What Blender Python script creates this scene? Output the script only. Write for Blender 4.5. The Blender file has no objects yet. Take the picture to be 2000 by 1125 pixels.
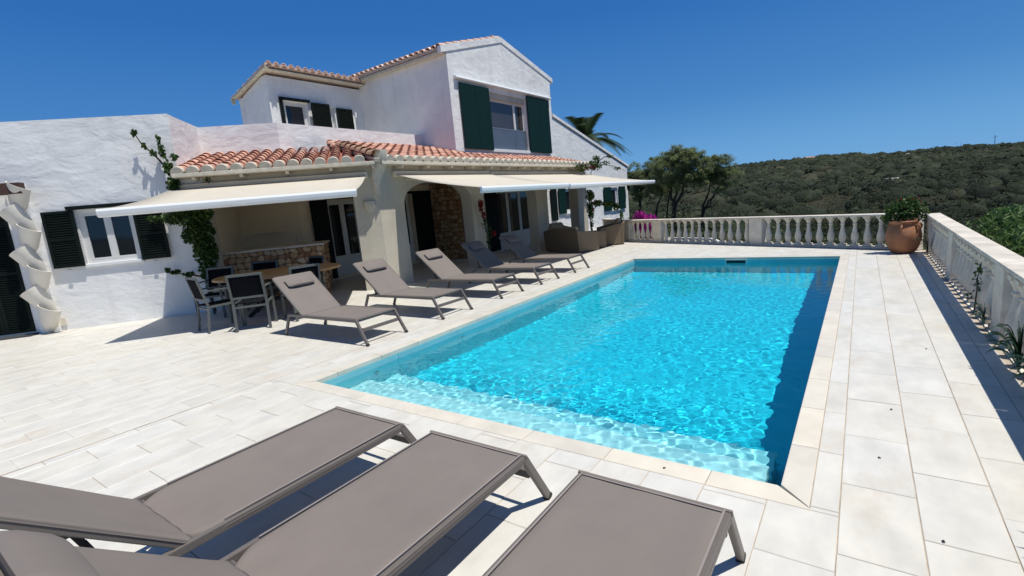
import bpy, bmesh, math, random
import numpy as np
from mathutils import Vector, Matrix, noise
from mathutils.geometry import tessellate_polygon
random.seed(7)
rng = np.random.default_rng(7)
R_ = math.radians
S = bpy.context.scene
COL = S.collection

# ------------------------------------------------------------------ camera, world, sun
SUN = Vector((.352, .04, 1)).normalized()
cam = bpy.data.cameras.new('camera')
camo = bpy.data.objects.new('camera', cam)
COL.objects.link(camo)
S.camera = camo
CX = Vector((0.816388, -0.092080, -0.570116))
CY = Vector((-0.022016, 0.981527, -0.190055))
CZ = Vector((0.577085, 0.167710, 0.799279))
# the columns of M are the camera's view of the (right, up, back) world axes
Mv = Matrix((CX, CY, CZ))
Xw, Yw, Zw = Vector((Mv[0][0], Mv[1][0], Mv[2][0])), -Vector((Mv[0][2], Mv[1][2], Mv[2][2])), Vector((Mv[0][1], Mv[1][1], Mv[2][1]))
rot = Matrix((Xw, Yw, Zw))
camo.matrix_world = Matrix.Translation((0, 0, 1.8)) @ rot.to_4x4()
cam.sensor_width = 36
cam.lens = 36 * 959.3 / 2000
cam.clip_end = 5000
cam.clip_start = .05

W = bpy.data.worlds.new('World')
S.world = W
W.use_nodes = True
wn = W.node_tree
sky = wn.nodes.new('ShaderNodeTexSky')
sky.sky_type = 'NISHITA'
sky.sun_disc = False
sky.sun_elevation = R_(70.5)
sky.sun_rotation = R_(90)
sky.altitude = 0
sky.air_density = 1.0
sky.dust_density = 0.3
sky.ozone_density = 4.0
# the deep polarised blue of the photograph: sky texture under a clear-air gradient by elevation
sk = wn.nodes.new('ShaderNodeVectorMath'); sk.operation = 'SCALE'; sk.inputs['Scale'].default_value = .10
wn.links.new(sky.outputs[0], sk.inputs[0])
tcw = wn.nodes.new('ShaderNodeTexCoord'); sep = wn.nodes.new('ShaderNodeSeparateXYZ'); wn.links.new(tcw.outputs['Generated'], sep.inputs[0])
rw = wn.nodes.new('ShaderNodeValToRGB'); wn.links.new(sep.outputs['Z'], rw.inputs[0])
SKY = ((0.0, (.15, .37, .68)), (.06, (.112, .325, .635)), (.16, (.055, .215, .530)), (.32, (.022, .140, .440)), (.55, (.012, .108, .372)), (1.0, (.020, .068, .165)))
rw.color_ramp.elements[0].position = 0; rw.color_ramp.elements[0].color = (*SKY[0][1], 1)
rw.color_ramp.elements[1].position = 1; rw.color_ramp.elements[1].color = (*SKY[-1][1], 1)
for pos, c in SKY[1:-1]:
    rw.color_ramp.elements.new(pos).color = (*c, 1)
gs = wn.nodes.new('ShaderNodeVectorMath'); gs.operation = 'SCALE'; gs.inputs['Scale'].default_value = 1 / .06
wn.links.new(rw.outputs[0], gs.inputs[0])
adw = wn.nodes.new('ShaderNodeVectorMath'); adw.operation = 'ADD'
wn.links.new(sk.outputs[0], adw.inputs[0]); wn.links.new(gs.outputs[0], adw.inputs[1])
wn.links.new(adw.outputs[0], wn.nodes['Background'].inputs[0])
wn.nodes['Background'].inputs[1].default_value = 0.06

sun = bpy.data.lights.new('sun', 'SUN')
sun.energy = 4.75
sun.angle = R_(.53)
sun.color = (1, .968, .895)
suno = bpy.data.objects.new('sun', sun)
COL.objects.link(suno)
suno.rotation_euler = SUN.to_track_quat('Z', 'Y').to_euler()
suno.location = (8, 0, 20)
sun.cycles.is_caustics_light = True

S.view_settings.view_transform = 'Standard'
S.view_settings.look = 'None'
S.view_settings.exposure = 0.0
S.view_settings.gamma = 1
S.cycles.use_denoising = True
S.cycles.max_bounces = 10
S.cycles.transparent_max_bounces = 12

# ------------------------------------------------------------------ frames of the house
NN = Vector((.772, -.636, 0)).normalized()
UU = Vector((.636, .772, 0)).normalized()
def FL(s, t, z): return NN * (-12.7 + t) + UU * s + Vector((0, 0, z))   # dining wing facade: s along, t out of the wall
def FX(x0): return lambda s, t, z: Vector((x0 + t, s, z))                # facades that face the pool
def FY(y0): return lambda s, t, z: Vector((s, y0 - t, z))                # facades that face the near end
def FW(s, t, z): return Vector((s, t, z))

# ------------------------------------------------------------------ helpers
class MB:
    def __init__(s): s.v = []; s.f = []; s.sm = []
    def add(s, vs, fs, smooth=False):
        o = len(s.v)
        s.v += [tuple(v) for v in vs]
        s.f += [tuple(i + o for i in f) for f in fs]
        s.sm += [smooth] * len(fs)
    def box(s, lo, hi, F=FW):
        (a, b, c), (d, e, f) = lo, hi
        vs = [F(x, y, z) for z in (c, f) for y in (b, e) for x in (a, d)]
        s.add(vs, [(0, 1, 3, 2), (4, 6, 7, 5), (0, 4, 5, 1), (2, 3, 7, 6), (0, 2, 6, 4), (1, 5, 7, 3)])
        return s
    def hexa(s, vs):
        s.add(vs, [(0, 1, 2, 3), (4, 7, 6, 5), (0, 4, 5, 1), (1, 5, 6, 2), (2, 6, 7, 3), (3, 7, 4, 0)])
        return s
    def bar(s, a, b, w, h, up=(0, 0, 1)):
        a, b = Vector(a), Vector(b)
        d = (b - a).normalized()
        x = d.cross(Vector(up))
        if x.length < 1e-4: x = Vector((1, 0, 0))
        x.normalize(); y = x.cross(d)
        c = [a + x * i * w / 2 + y * j * h / 2 for i, j in ((-1, -1), (1, -1), (1, 1), (-1, 1))]
        e = [p + (b - a) for p in c]
        return s.hexa(c + e)
    def tube(s, pts, r, n=10, caps=True):
        pts = [Vector(p) for p in pts]
        rs = r if isinstance(r, (list, tuple)) else [r] * len(pts)
        vs = []; prev = None
        for i, p in enumerate(pts):
            d = (pts[min(i + 1, len(pts) - 1)] - pts[max(i - 1, 0)]).normalized()
            if prev is None:
                x = d.orthogonal().normalized()
            else:
                x = (prev - d * prev.dot(d)).normalized()
            prev = x; y = d.cross(x)
            vs += [p + (x * math.cos(a) + y * math.sin(a)) * rs[i] for a in (2 * math.pi * k / n for k in range(n))]
        fs = [(i * n + k, i * n + (k + 1) % n, (i + 1) * n + (k + 1) % n, (i + 1) * n + k) for i in range(len(pts) - 1) for k in range(n)]
        if caps:
            fs += [tuple(range(n))[::-1], tuple((len(pts) - 1) * n + k for k in range(n))]
        s.add(vs, fs, True)
        return s
    def lathe(s, prof, c=(0, 0, 0), n=20, sq=None):
        vs = []
        for r, z in prof:
            for k in range(n):
                a = 2 * math.pi * (k + .5) / n
                vs.append((c[0] + r * math.cos(a), c[1] + r * math.sin(a), c[2] + z))
        m = len(prof)
        fs = [(i * n + k, i * n + (k + 1) % n, (i + 1) * n + (k + 1) % n, (i + 1) * n + k) for i in range(m - 1) for k in range(n)]
        fs += [tuple(range(n))[::-1], tuple((m - 1) * n + k for k in range(n))]
        s.add(vs, fs, True)
        return s
    def mesh(s, name, mat=None, bevel=0):
        me = bpy.data.meshes.new(name)
        me.from_pydata(s.v, [], s.f)
        me.polygons.foreach_set('use_smooth', s.sm)
        bm = bmesh.new(); bm.from_mesh(me)
        bmesh.ops.recalc_face_normals(bm, faces=bm.faces)
        if bevel:
            es = [e for e in bm.edges if len(e.link_faces) == 2 and e.calc_face_angle(0) > .6]
            bmesh.ops.bevel(bm, geom=es, offset=bevel, segments=2, profile=.6, affect='EDGES', clamp_overlap=True)
        for e in bm.edges:
            if len(e.link_faces) == 2 and e.calc_face_angle(0) > .7: e.smooth = False
        bm.to_mesh(me); bm.free()
        if mat: me.materials.append(mat)
        return me
    def build(s, name, mat, parent=None, bevel=0):
        return link(name, s.mesh(name, mat, bevel), parent)

def link(name, data, parent=None):
    o = bpy.data.objects.new(name, data)
    COL.objects.link(o)
    if parent is not None: o.parent = parent
    return o
def tag(o, label=None, cat=None, group=None, kind=None):
    if label: o['label'] = label
    if cat: o['category'] = cat
    if group: o['group'] = group
    if kind: o['kind'] = kind
    return o
def thing(name, label, cat, loc=(0, 0, 0), rz=0, group=None):
    o = bpy.data.objects.new(name, None)
    o.empty_display_size = .1
    COL.objects.link(o)
    o.location = loc; o.rotation_euler = (0, 0, rz)
    return tag(o, label, cat, group)
def copy_tree(o, parent=None):
    c = o.copy(); COL.objects.link(c)
    if parent is not None: c.parent = parent
    for ch in list(o.children): copy_tree(ch, c)
    return c

def panel(name, outline, holes, t0, t1, F, mat, parent=None):
    """a wall of thickness t0..t1 with openings cut through it"""
    loops = [outline] + holes
    tri = tessellate_polygon([[Vector((a, b, 0)) for a, b in l] for l in loops])
    flat = [p for l in loops for p in l]
    n = len(flat)
    vs = [F(a, t1, b) for a, b in flat] + [F(a, t0, b) for a, b in flat]
    fs = [tuple(t) for t in tri] + [tuple(i + n for i in t)[::-1] for t in tri]
    o = 0
    for l in loops:
        m = len(l)
        fs += [(o + i, o + (i + 1) % m, n + o + (i + 1) % m, n + o + i) for i in range(m)]
        o += m
    b = MB(); b.add(vs, fs)
    return b.build(name, mat, parent)
def rect(a, b, c, d): return [(a, c), (b, c), (b, d), (a, d)]
def arch(a, b, z0, zs, zt, n=16, e=2.3):
    """opening a..b from z0, springing at zs and crown at zt"""
    m, h = (a + b) / 2, (b - a) / 2
    pts = [(a, z0), (b, z0)]
    for k in range(n + 1):
        th = math.pi * k / n
        c, s_ = math.cos(th), math.sin(th)
        pts.append((m + h * math.copysign(abs(c) ** (2 / e), c), zs + (zt - zs) * abs(s_) ** (2 / e)))
    return pts

# ------------------------------------------------------------------ materials
def new_mat(name):
    m = bpy.data.materials.new(name); m.use_nodes = True
    nt = m.node_tree
    return m, nt, nt.nodes['Principled BSDF']
def N(nt, t, **k):
    n = nt.nodes.new(t)
    for a, b in k.items():
        if a in n.inputs: n.inputs[a].default_value = b
        else: setattr(n, a, b)
    return n
def mat(name, col, rough=.6, var=.12, vs=2.5, bump=0, bs=30, spec=.5, metal=0, rand=0, island=0, spots=None, stretch=None, bdist=.01, detail=6, col2=None):
    m, nt, p = new_mat(name)
    L = nt.links.new
    geo = N(nt, 'ShaderNodeNewGeometry')
    vec = geo.outputs['Position']
    if stretch:
        mp = N(nt, 'ShaderNodeMapping'); mp.inputs['Scale'].default_value = stretch
        L(vec, mp.inputs['Vector']); vec = mp.outputs[0]
    if rand or island:
        oi = N(nt, 'ShaderNodeObjectInfo')
        src = geo.outputs['Random Per Island'] if island else oi.outputs['Random']
        ad = N(nt, 'ShaderNodeVectorMath', operation='ADD')
        ml = N(nt, 'ShaderNodeMath', operation='MULTIPLY'); ml.inputs[1].default_value = 37
        L(src, ml.inputs[0]); L(vec, ad.inputs[0]); L(ml.outputs[0], ad.inputs[1])
        vecr = ad.outputs[0]
    else: vecr = vec
    nz = N(nt, 'ShaderNodeTexNoise', Scale=vs, Detail=detail, Roughness=.6)
    L(vecr, nz.inputs['Vector'])
    mr = N(nt, 'ShaderNodeMapRange'); mr.inputs['From Min'].default_value = .3; mr.inputs['From Max'].default_value = .7
    mr.inputs['To Min'].default_value = 1 - var; mr.inputs['To Max'].default_value = 1 + var * .6
    L(nz.outputs[0], mr.inputs['Value'])
    base = N(nt, 'ShaderNodeRGB'); base.outputs[0].default_value = (*col, 1)
    csrc = base.outputs[0]
    if col2:
        mx = N(nt, 'ShaderNodeMix', data_type='RGBA'); mx.inputs['B'].default_value = (*col2, 1)
        mx.inputs[7].default_value = (*col2, 1)
        L(base.outputs[0], mx.inputs[6])
        if rand or island:
            L(src, mx.inputs[0])
        else:
            nz3 = N(nt, 'ShaderNodeTexNoise', Scale=vs * .37, Detail=3); L(vec, nz3.inputs['Vector'])
            rp = N(nt, 'ShaderNodeMapRange'); rp.inputs['From Min'].default_value = .4; rp.inputs['From Max'].default_value = .62
            L(nz3.outputs[0], rp.inputs['Value']); L(rp.outputs[0], mx.inputs[0])
        csrc = mx.outputs[2]
    hs = N(nt, 'ShaderNodeHueSaturation')
    L(csrc, hs.inputs['Color']); L(mr.outputs[0], hs.inputs['Value'])
    if rand or island:
        r2 = N(nt, 'ShaderNodeMath', operation='MULTIPLY_ADD'); am = rand or island
        r2.inputs[1].default_value = 2 * am; r2.inputs[2].default_value = 1 - am
        L(src, r2.inputs[0])
        m3 = N(nt, 'ShaderNodeMath', operation='MULTIPLY'); L(mr.outputs[0], m3.inputs[0]); L(r2.outputs[0], m3.inputs[1])
        L(m3.outputs[0], hs.inputs['Value'])
    out = hs.outputs[0]
    if spots:
        sc, amt, sr = spots
        nz2 = N(nt, 'ShaderNodeTexNoise', Scale=sr, Detail=8, Roughness=.7); L(vecr, nz2.inputs['Vector'])
        rp = N(nt, 'ShaderNodeMapRange'); rp.inputs['From Min'].default_value = .56; rp.inputs['From Max'].default_value = .78; rp.inputs['To Max'].default_value = amt
        L(nz2.outputs[0], rp.inputs['Value'])
        mx = N(nt, 'ShaderNodeMix', data_type='RGBA'); mx.inputs[7].default_value = (*sc, 1)
        L(rp.outputs[0], mx.inputs[0]); L(out, mx.inputs[6]); out = mx.outputs[2]
    L(out, p.inputs['Base Color'])
    p.inputs['Roughness'].default_value = rough
    p.inputs['Specular IOR Level'].default_value = spec
    p.inputs['Metallic'].default_value = metal
    if bump:
        nb = N(nt, 'ShaderNodeTexNoise', Scale=bs, Detail=5, Roughness=.55); L(vec, nb.inputs['Vector'])
        bp = N(nt, 'ShaderNodeBump', Strength=bump, Distance=bdist)
        L(nb.outputs[0], bp.inputs['Height']); L(bp.outputs[0], p.inputs['Normal'])
    return m

def stucco(name, col, b1=.42, b2=.28):
    """hand trowelled render: broad hollows and ridges under a fine grain"""
    m, nt, p = new_mat(name); L = nt.links.new
    geo = N(nt, 'ShaderNodeNewGeometry'); v = geo.outputs['Position']
    n1 = N(nt, 'ShaderNodeTexNoise', Scale=2.0, Detail=3, Roughness=.45, Distortion=.5)
    mp = N(nt, 'ShaderNodeMapping'); mp.inputs['Scale'].default_value = (1, 1, 1.7)
    L(v, mp.inputs[0]); L(mp.outputs[0], n1.inputs['Vector'])
    n2 = N(nt, 'ShaderNodeTexNoise', Scale=9, Detail=5, Roughness=.55, Distortion=.3); L(mp.outputs[0], n2.inputs['Vector'])
    n3 = N(nt, 'ShaderNodeTexNoise', Scale=1.1, Detail=5); L(v, n3.inputs['Vector'])
    b = N(nt, 'ShaderNodeBump', Strength=b1, Distance=.06); L(n1.outputs[0], b.inputs['Height'])
    c = N(nt, 'ShaderNodeBump', Strength=b2, Distance=.02); L(n2.outputs[0], c.inputs['Height']); L(b.outputs[0], c.inputs['Normal'])
    L(c.outputs[0], p.inputs['Normal'])
    mr = N(nt, 'ShaderNodeMapRange'); mr.inputs['From Min'].default_value = .35; mr.inputs['From Max'].default_value = .75
    mr.inputs['To Min'].default_value = 1.0; mr.inputs['To Max'].default_value = .87
    L(n3.outputs[0], mr.inputs[0])
    ms = N(nt, 'ShaderNodeMapping'); ms.inputs['Scale'].default_value = (3.2, 3.2, .22); L(v, ms.inputs[0])
    n4 = N(nt, 'ShaderNodeTexNoise', Scale=1.0, Detail=6, Roughness=.65); L(ms.outputs[0], n4.inputs['Vector'])
    m4 = N(nt, 'ShaderNodeMapRange'); m4.inputs['From Min'].default_value = .5; m4.inputs['From Max'].default_value = .8
    m4.inputs['To Min'].default_value = 1.0; m4.inputs['To Max'].default_value = .86; L(n4.outputs[0], m4.inputs[0])
    mm = N(nt, 'ShaderNodeMath', operation='MULTIPLY'); L(mr.outputs[0], mm.inputs[0]); L(m4.outputs[0], mm.inputs[1])
    hs = N(nt, 'ShaderNodeHueSaturation'); hs.inputs['Color'].default_value = (*col, 1); L(mm.outputs[0], hs.inputs['Value'])
    L(hs.outputs[0], p.inputs['Base Color'])
    p.inputs['Roughness'].default_value = .85; p.inputs['Specular IOR Level'].default_value = .25
    return m

M = {}
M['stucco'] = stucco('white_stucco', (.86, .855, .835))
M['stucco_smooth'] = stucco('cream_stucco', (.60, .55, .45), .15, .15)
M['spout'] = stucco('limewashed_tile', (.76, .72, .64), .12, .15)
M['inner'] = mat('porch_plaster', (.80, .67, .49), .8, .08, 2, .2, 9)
M['white'] = mat('white_paint', (.78, .79, .78), .4, .04, 4)
M['stone_trim'] = mat('weathered_white_masonry', (.66, .60, .51), .75, .25, 3, .4, 25, spots=((.30, .25, .20), .5, 4))
M['baluster'] = mat('painted_cast_stone', (.70, .635, .53), .7, .2, 5, .3, 40, rand=.06, spots=((.34, .30, .25), .5, 7))
M['tile_floor'] = mat('travertine_tile', (.685, .65, .57), .42, .13, 3.6, .12, 60, .4, rand=.06, spots=((.50, .39, .26), .55, 1.5), stretch=(1.4, .8, 1), col2=(.62, .60, .55), bdist=.003)
M['tile_floor_far'] = mat('travertine_tile_joined', (.685, .65, .57), .42, .13, 3.6, .12, 60, .4, island=.06, spots=((.50, .39, .26), .55, 1.5), stretch=(1.4, .8, 1), col2=(.62, .60, .55), bdist=.003)
M['coping'] = mat('coping_stone', (.68, .63, .54), .4, .12, 3, .1, 50, .4, rand=.05, spots=((.60, .47, .32), .45, 1.6), col2=(.68, .62, .51), bdist=.003)
M['grout'] = mat('brown_grout', (.47, .39, .30), .9, .25, 8)
M['grout_pale'] = mat('pale_grout', (.56, .53, .47), .9, .2, 8)
M['pool_tile'] = mat('pool_wall_tile', (.22, .54, .60), .35, .10, 2, .05, 9, .4, rand=.03)
M['pool_floor'] = mat('pool_floor_water_tint', (.022, .64, .80), .5, .06, 1.5)  # turquoise stands in for the light that deep water absorbs
M['pool_step'] = mat('pool_step_water_tint', (.74, .86, .86), .5, .06, 1.5)  # step tones graded by depth: water absorption put into the colour
M['pool_step_mid'] = mat('pool_step_water_tint_middle', (.66, .83, .85), .5, .06, 1.5)
M['pool_step_low'] = mat('pool_step_water_tint_low', (.42, .77, .82), .5, .06, 1.5)  # bluest step, tinted for the deeper water over it
M['terracotta'] = mat('terracotta_roof_tile', (.50, .225, .150), .85, .3, 6, .3, 40, rand=.22, spots=((.62, .42, .32), .5, 5), col2=(.58, .33, .24))
M['terracotta_j'] = mat('terracotta_roof_tile_joined', (.50, .225, .150), .85, .3, 6, .3, 40, island=.22, spots=((.62, .42, .32), .5, 5), col2=(.58, .33, .24))
M['terracotta_old'] = mat('weathered_hip_tile', (.40, .24, .15), .85, .35, 8, .3, 40, rand=.2, spots=((.60, .45, .33), .6, 6))
M['tile_pale'] = mat('sunlit_look_roof_tile', (.62, .40, .31), .85, .25, 6, .3, 40, island=.16, spots=((.72, .62, .54), .6, 5), col2=(.70, .54, .46))  # paler copy of the tile: sunlit look of its ends put into the colour
M['roof_edge'] = mat('pinkish_roof_edge', (.58, .44, .36), .85, .2, 5, .2, 30)
M['terracotta_base'] = mat('roof_channel_tile', (.30, .11, .07), .9, .3, 6)
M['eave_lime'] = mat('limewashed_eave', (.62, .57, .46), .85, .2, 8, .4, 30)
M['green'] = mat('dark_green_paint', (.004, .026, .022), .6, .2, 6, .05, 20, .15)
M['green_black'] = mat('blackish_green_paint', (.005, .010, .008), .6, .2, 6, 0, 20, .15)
M['frame_cream'] = mat('window_frame', (.70, .69, .66), .35, .04, 3)
M['glass'] = mat('window_glass', (.012, .016, .020), .04, .1, 1, 0, 20, .6)  # dark colour stands in for the unlit room behind the pane
M['glass_light'] = mat('window_glass_grey', (.09, .10, .115), .05, .3, .6, 0, 20, .8)  # grey of room and reflections put into the pane colour
M['glass_room'] = mat('window_glass_room', (.055, .050, .046), .05, .35, .5, 0, 20, .8)  # brown-grey of the dim room put into the pane colour
M['glass_guard'] = mat('frosted_guard_glass', (.10, .125, .16), .12, .15, 1, 0, 20, .6)
M['curtain'] = mat('brown_curtain', (.11, .05, .035), .9, .3, 8, stretch=(6, 6, .6))
M['awning'] = mat('awning_canvas', (.66, .60, .50), .85, .04, 2, .1, 200, .2)
M['awning_seam'] = mat('awning_seam', (.58, .52, .43), .85, .04, 2)
for k_ in ('awning',):
    nt_ = M[k_].node_tree; tr_ = N(nt_, 'ShaderNodeBsdfTranslucent'); tr_.inputs[0].default_value = (.66, .58, .44, 1); mx_ = N(nt_, 'ShaderNodeMixShader'); mx_.inputs[0].default_value = .12
    nt_.links.new(nt_.nodes['Principled BSDF'].outputs[0], mx_.inputs[1]); nt_.links.new(tr_.outputs[0], mx_.inputs[2]); nt_.links.new(mx_.outputs[0], nt_.nodes['Material Output'].inputs[0])
M['awning_bar'] = mat('white_metal', (.80, .81, .80), .3, .03, 3)
M['sling'] = mat('taupe_sling_fabric', (.205, .175, .155), .75, .06, 4, .25, 700, .3, bdist=.002)
M['hem'] = mat('taupe_hem', (.27, .235, .215), .8, .06, 4)
M['frame_taupe'] = mat('taupe_metal', (.150, .130, .115), .42, .06, 6, 0, 20, .5)
M['rubber'] = mat('black_rubber', (.012, .012, .013), .6)
M['chair_metal'] = mat('grey_metal', (.095, .105, .10), .45, .06, 6)
M['chair_mesh'] = mat('black_mesh_fabric', (.006, .007, .010), .9, .1, 8, .2, 500, .1)
M['wood'] = mat('teak_wood', (.55, .30, .11), .5, .25, 3, .1, 40, stretch=(1, 9, 1))
M['beam'] = mat('brown_beam', (.075, .035, .025), .7, .3, 5, .3, 20, stretch=(1, 1, 6))
M['wicker'] = mat('brown_wicker', (.20, .145, .09), .7, .3, 60, .9, 90, stretch=(1, 1, 2.5), bdist=.01)
M['cushion'] = mat('beige_cushion', (.42, .33, .22), .9, .08, 4, .3, 60)
M['pot'] = mat('terracotta_pot', (.37, .155, .075), .75, .25, 3, .3, 30, spots=((.55, .42, .32), .4, 3))
M['pot_grey'] = mat('stone_pot', (.34, .31, .28), .85, .3, 6, .4, 25)
M['soil'] = mat('dark_soil', (.03, .02, .013), .95, .3, 20)
M['bark'] = mat('tree_bark', (.035, .026, .020), .9, .4, 6, .6, 20)
M['metal_grey'] = mat('antenna_metal', (.35, .36, .37), .4, metal=.5)
M['slate'] = mat('dark_pavement', (.06, .065, .07), .6)
M['plastic_white'] = mat('white_plastic', (.72, .70, .66), .5)

def stone_mat():
    m, nt, p = new_mat('rubble_stone'); L = nt.links.new
    oi = N(nt, 'ShaderNodeObjectInfo'); geo = N(nt, 'ShaderNodeNewGeometry')
    nz = N(nt, 'ShaderNodeTexNoise', Scale=9, Detail=6, Roughness=.65); L(geo.outputs['Position'], nz.inputs['Vector'])
    ad = N(nt, 'ShaderNodeMath', operation='MULTIPLY_ADD'); ad.inputs[1].default_value = .7; L(oi.outputs['Random'], ad.inputs[0])
    ml = N(nt, 'ShaderNodeMath', operation='MULTIPLY_ADD'); ml.inputs[1].default_value = .55; ml.inputs[2].default_value = -.13; L(nz.outputs[0], ml.inputs[0]); L(ml.outputs[0], ad.inputs[2])
    cr = N(nt, 'ShaderNodeValToRGB'); L(ad.outputs[0], cr.inputs[0])
    e = cr.color_ramp.elements
    e[0].color = (.24, .10, .05, 1); e[1].color = (.66, .55, .41, 1)
    for pos, c in ((.3, (.42, .22, .10, 1)), (.55, (.52, .34, .18, 1)), (.8, (.58, .42, .27, 1))):
        k = e.new(pos); k.color = c
    L(cr.outputs[0], p.inputs['Base Color']); p.inputs['Roughness'].default_value = .85
    nb = N(nt, 'ShaderNodeTexNoise', Scale=30, Detail=6); L(geo.outputs['Position'], nb.inputs['Vector'])
    bp = N(nt, 'ShaderNodeBump', Strength=.6, Distance=.02); L(nb.outputs[0], bp.inputs['Height']); L(bp.outputs[0], p.inputs['Normal'])
    return m
M['stone'] = stone_mat()
M['mortar'] = mat('brown_mortar', (.20, .12, .07), .95, .3, 12, .5, 30)

def leaf_mat(name, stops, rough=.5, trans=.25):
    m, nt, p = new_mat(name); L = nt.links.new
    at = N(nt, 'ShaderNodeAttribute', attribute_name='tint')
    cr = N(nt, 'ShaderNodeValToRGB'); L(at.outputs['Fac'], cr.inputs[0])
    e = cr.color_ramp.elements
    e[0].position = stops[0][0]; e[0].color = (*stops[0][1], 1)
    e[1].position = stops[-1][0]; e[1].color = (*stops[-1][1], 1)
    for a, c in stops[1:-1]:
        k = e.new(a); k.color = (*c, 1)
    L(cr.outputs[0], p.inputs['Base Color']); p.inputs['Roughness'].default_value = rough
    p.inputs['Specular IOR Level'].default_value = .3
    tr = N(nt, 'ShaderNodeBsdfTranslucent'); L(cr.outputs[0], tr.inputs[0])
    mx = N(nt, 'ShaderNodeMixShader'); mx.inputs[0].default_value = trans
    L(p.outputs[0], mx.inputs[1]); L(tr.outputs[0], mx.inputs[2])
    L(mx.outputs[0], nt.nodes['Material Output'].inputs[0])
    return m
M['scrub'] = leaf_mat('maquis_leaves', [(0, (.016, .026, .013)), (.35, (.032, .045, .022)), (.7, (.050, .064, .033)), (.9, (.072, .078, .043)), (1, (.095, .088, .053))], .8, .2)
M['olive'] = leaf_mat('olive_tree_leaves', [(0, (.11, .14, .065)), (.5, (.19, .23, .105)), (1, (.30, .34, .16))], .6, .5)
M['leaf'] = leaf_mat('climber_leaves', [(0, (.018, .045, .010)), (.5, (.045, .10, .022)), (1, (.11, .17, .04))], .45, .3)
M['leaf_bright'] = leaf_mat('shrub_leaves', [(0, (.03, .07, .018)), (.6, (.08, .16, .04)), (1, (.22, .30, .11))], .4, .35)
M['magenta'] = leaf_mat('magenta_flowers', [(0, (.35, .01, .22)), (1, (.62, .04, .42))], .6, .4)
M['red'] = leaf_mat('red_flowers', [(0, (.17, .010, .016)), (1, (.36, .03, .045))], .6, .4)
M['maroon'] = leaf_mat('maroon_flowers', [(0, (.07, .012, .016)), (1, (.17, .025, .035))], .6, .3)
M['palm'] = leaf_mat('palm_leaflets', [(0, (.040, .066, .028)), (1, (.080, .115, .048))], .5, .3)
M['grass'] = leaf_mat('long_grass', [(0, (.07, .10, .035)), (.6, (.13, .175, .06)), (1, (.22, .25, .10))], .6, .4)

# ------------------------------------------------------------------ leaf clouds
def leaf_mesh(name, C, size, m, aspect=.55, tint=None, up=0.0, flat=1.0):
    """C: n x 3 leaf centres; size: scalar or n; every leaf is a small quad of its own"""
    n = len(C); C = np.asarray(C, float)
    size = np.broadcast_to(np.asarray(size, float), (n,))
    a = rng.normal(size=(n, 3)); a[:, 2] = a[:, 2] * flat + up
    a /= np.linalg.norm(a, axis=1)[:, None]
    b = rng.normal(size=(n, 3)); b[:, 2] *= flat; b -= a * (a * b).sum(1)[:, None]; b /= np.linalg.norm(b, axis=1)[:, None]
    L = a * (size * .5)[:, None]; Wd = b * (size * .5 * aspect)[:, None]
    V = np.stack([C - L, C + Wd - L * .1, C + L, C - Wd - L * .1], 1).reshape(-1, 3)
    me = bpy.data.meshes.new(name)
    me.vertices.add(4 * n); me.vertices.foreach_set('co', V.ravel().astype('f'))
    me.loops.add(4 * n); me.loops.foreach_set('vertex_index', np.arange(4 * n, dtype='i'))
    me.polygons.add(n); me.polygons.foreach_set('loop_start', np.arange(0, 4 * n, 4, dtype='i'))
    try: me.polygons.foreach_set('loop_total', np.full(n, 4, dtype='i'))
    except Exception: pass
    t = rng.random(n) if tint is None else np.asarray(tint)
    at = me.attributes.new('tint', 'FLOAT', 'FACE'); at.data.foreach_set('value', np.clip(t, 0, 1).astype('f'))
    me.update(calc_edges=True); me.materials.append(m)
    return me
def cloud(blobs, dens=1.0, inner=.35):
    """points spread through ellipsoids (cx,cy,cz,rx,ry,rz,n)"""
    out = []
    for cx, cy, cz, rx, ry, rz, n in blobs:
        n = max(1, int(n * dens))
        d = rng.normal(size=(n, 3)); d /= np.linalg.norm(d, axis=1)[:, None]
        r = inner + (1 - inner) * rng.random(n) ** .6
        out.append(np.array([cx, cy, cz]) + d * r[:, None] * np.array([rx, ry, rz]))
    return np.concatenate(out)

# ------------------------------------------------------------------ terrain
AZ = np.array([-180, -95, -60, -35, -20, -11.85, -5.1, 0, 5.9, 10.5, 25, 60, 180.])
EL = np.array([.2, .3, .9, 1.6, 1.9, 1.82, 1.68, 1.23, 1.15, .98, .8, .4, .2])
def ground_z(x, y):
    r = np.hypot(x, y); az = np.degrees(np.arctan2(x, y))
    ridge = 1.8 + 430 * np.tan(np.radians(np.interp(az, AZ, EL))) - 2.0
    wood = np.clip((-4 - az) / 10, 0, 1)
    z = np.interp(r, [0, 15, 22, 80, 5000], [-2.3, -2.3, -2.9, -9.5, -9.5]) + wood * np.interp(r, [18, 30, 70], [.5, 1.2, 3.2])
    k = np.clip((r - 85) / 345, 0, 1)
    z = z + (ridge - z) * (k ** .92)
    z = z - np.clip((r - 470) / 400, 0, 1) * 16
    return z
def bumps(x, y, z):
    r = np.hypot(x, y)
    w = np.clip((r - 60) / 60, 0, 1) * np.clip((640 - r) / 160, .15, 1)
    return z + w * (2.3 * np.sin(x * .031 + 1.3 * np.sin(y * .017)) * np.cos(y * .027 + .7) + .9 * np.sin(x * .083 + y * .051))
def height_at(x, y): return bumps(x, y, ground_z(x, y))
rad = np.concatenate([np.linspace(0, 90, 24), np.linspace(98, 640, 60), np.geomspace(700, 4200, 16)])
ang = np.linspace(-math.pi, math.pi, 241)[:-1]
gx = np.outer(rad, np.sin(ang)); gy = np.outer(rad, np.cos(ang)); gz = height_at(gx, gy)
b = MB()
nA = len(ang)
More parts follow.
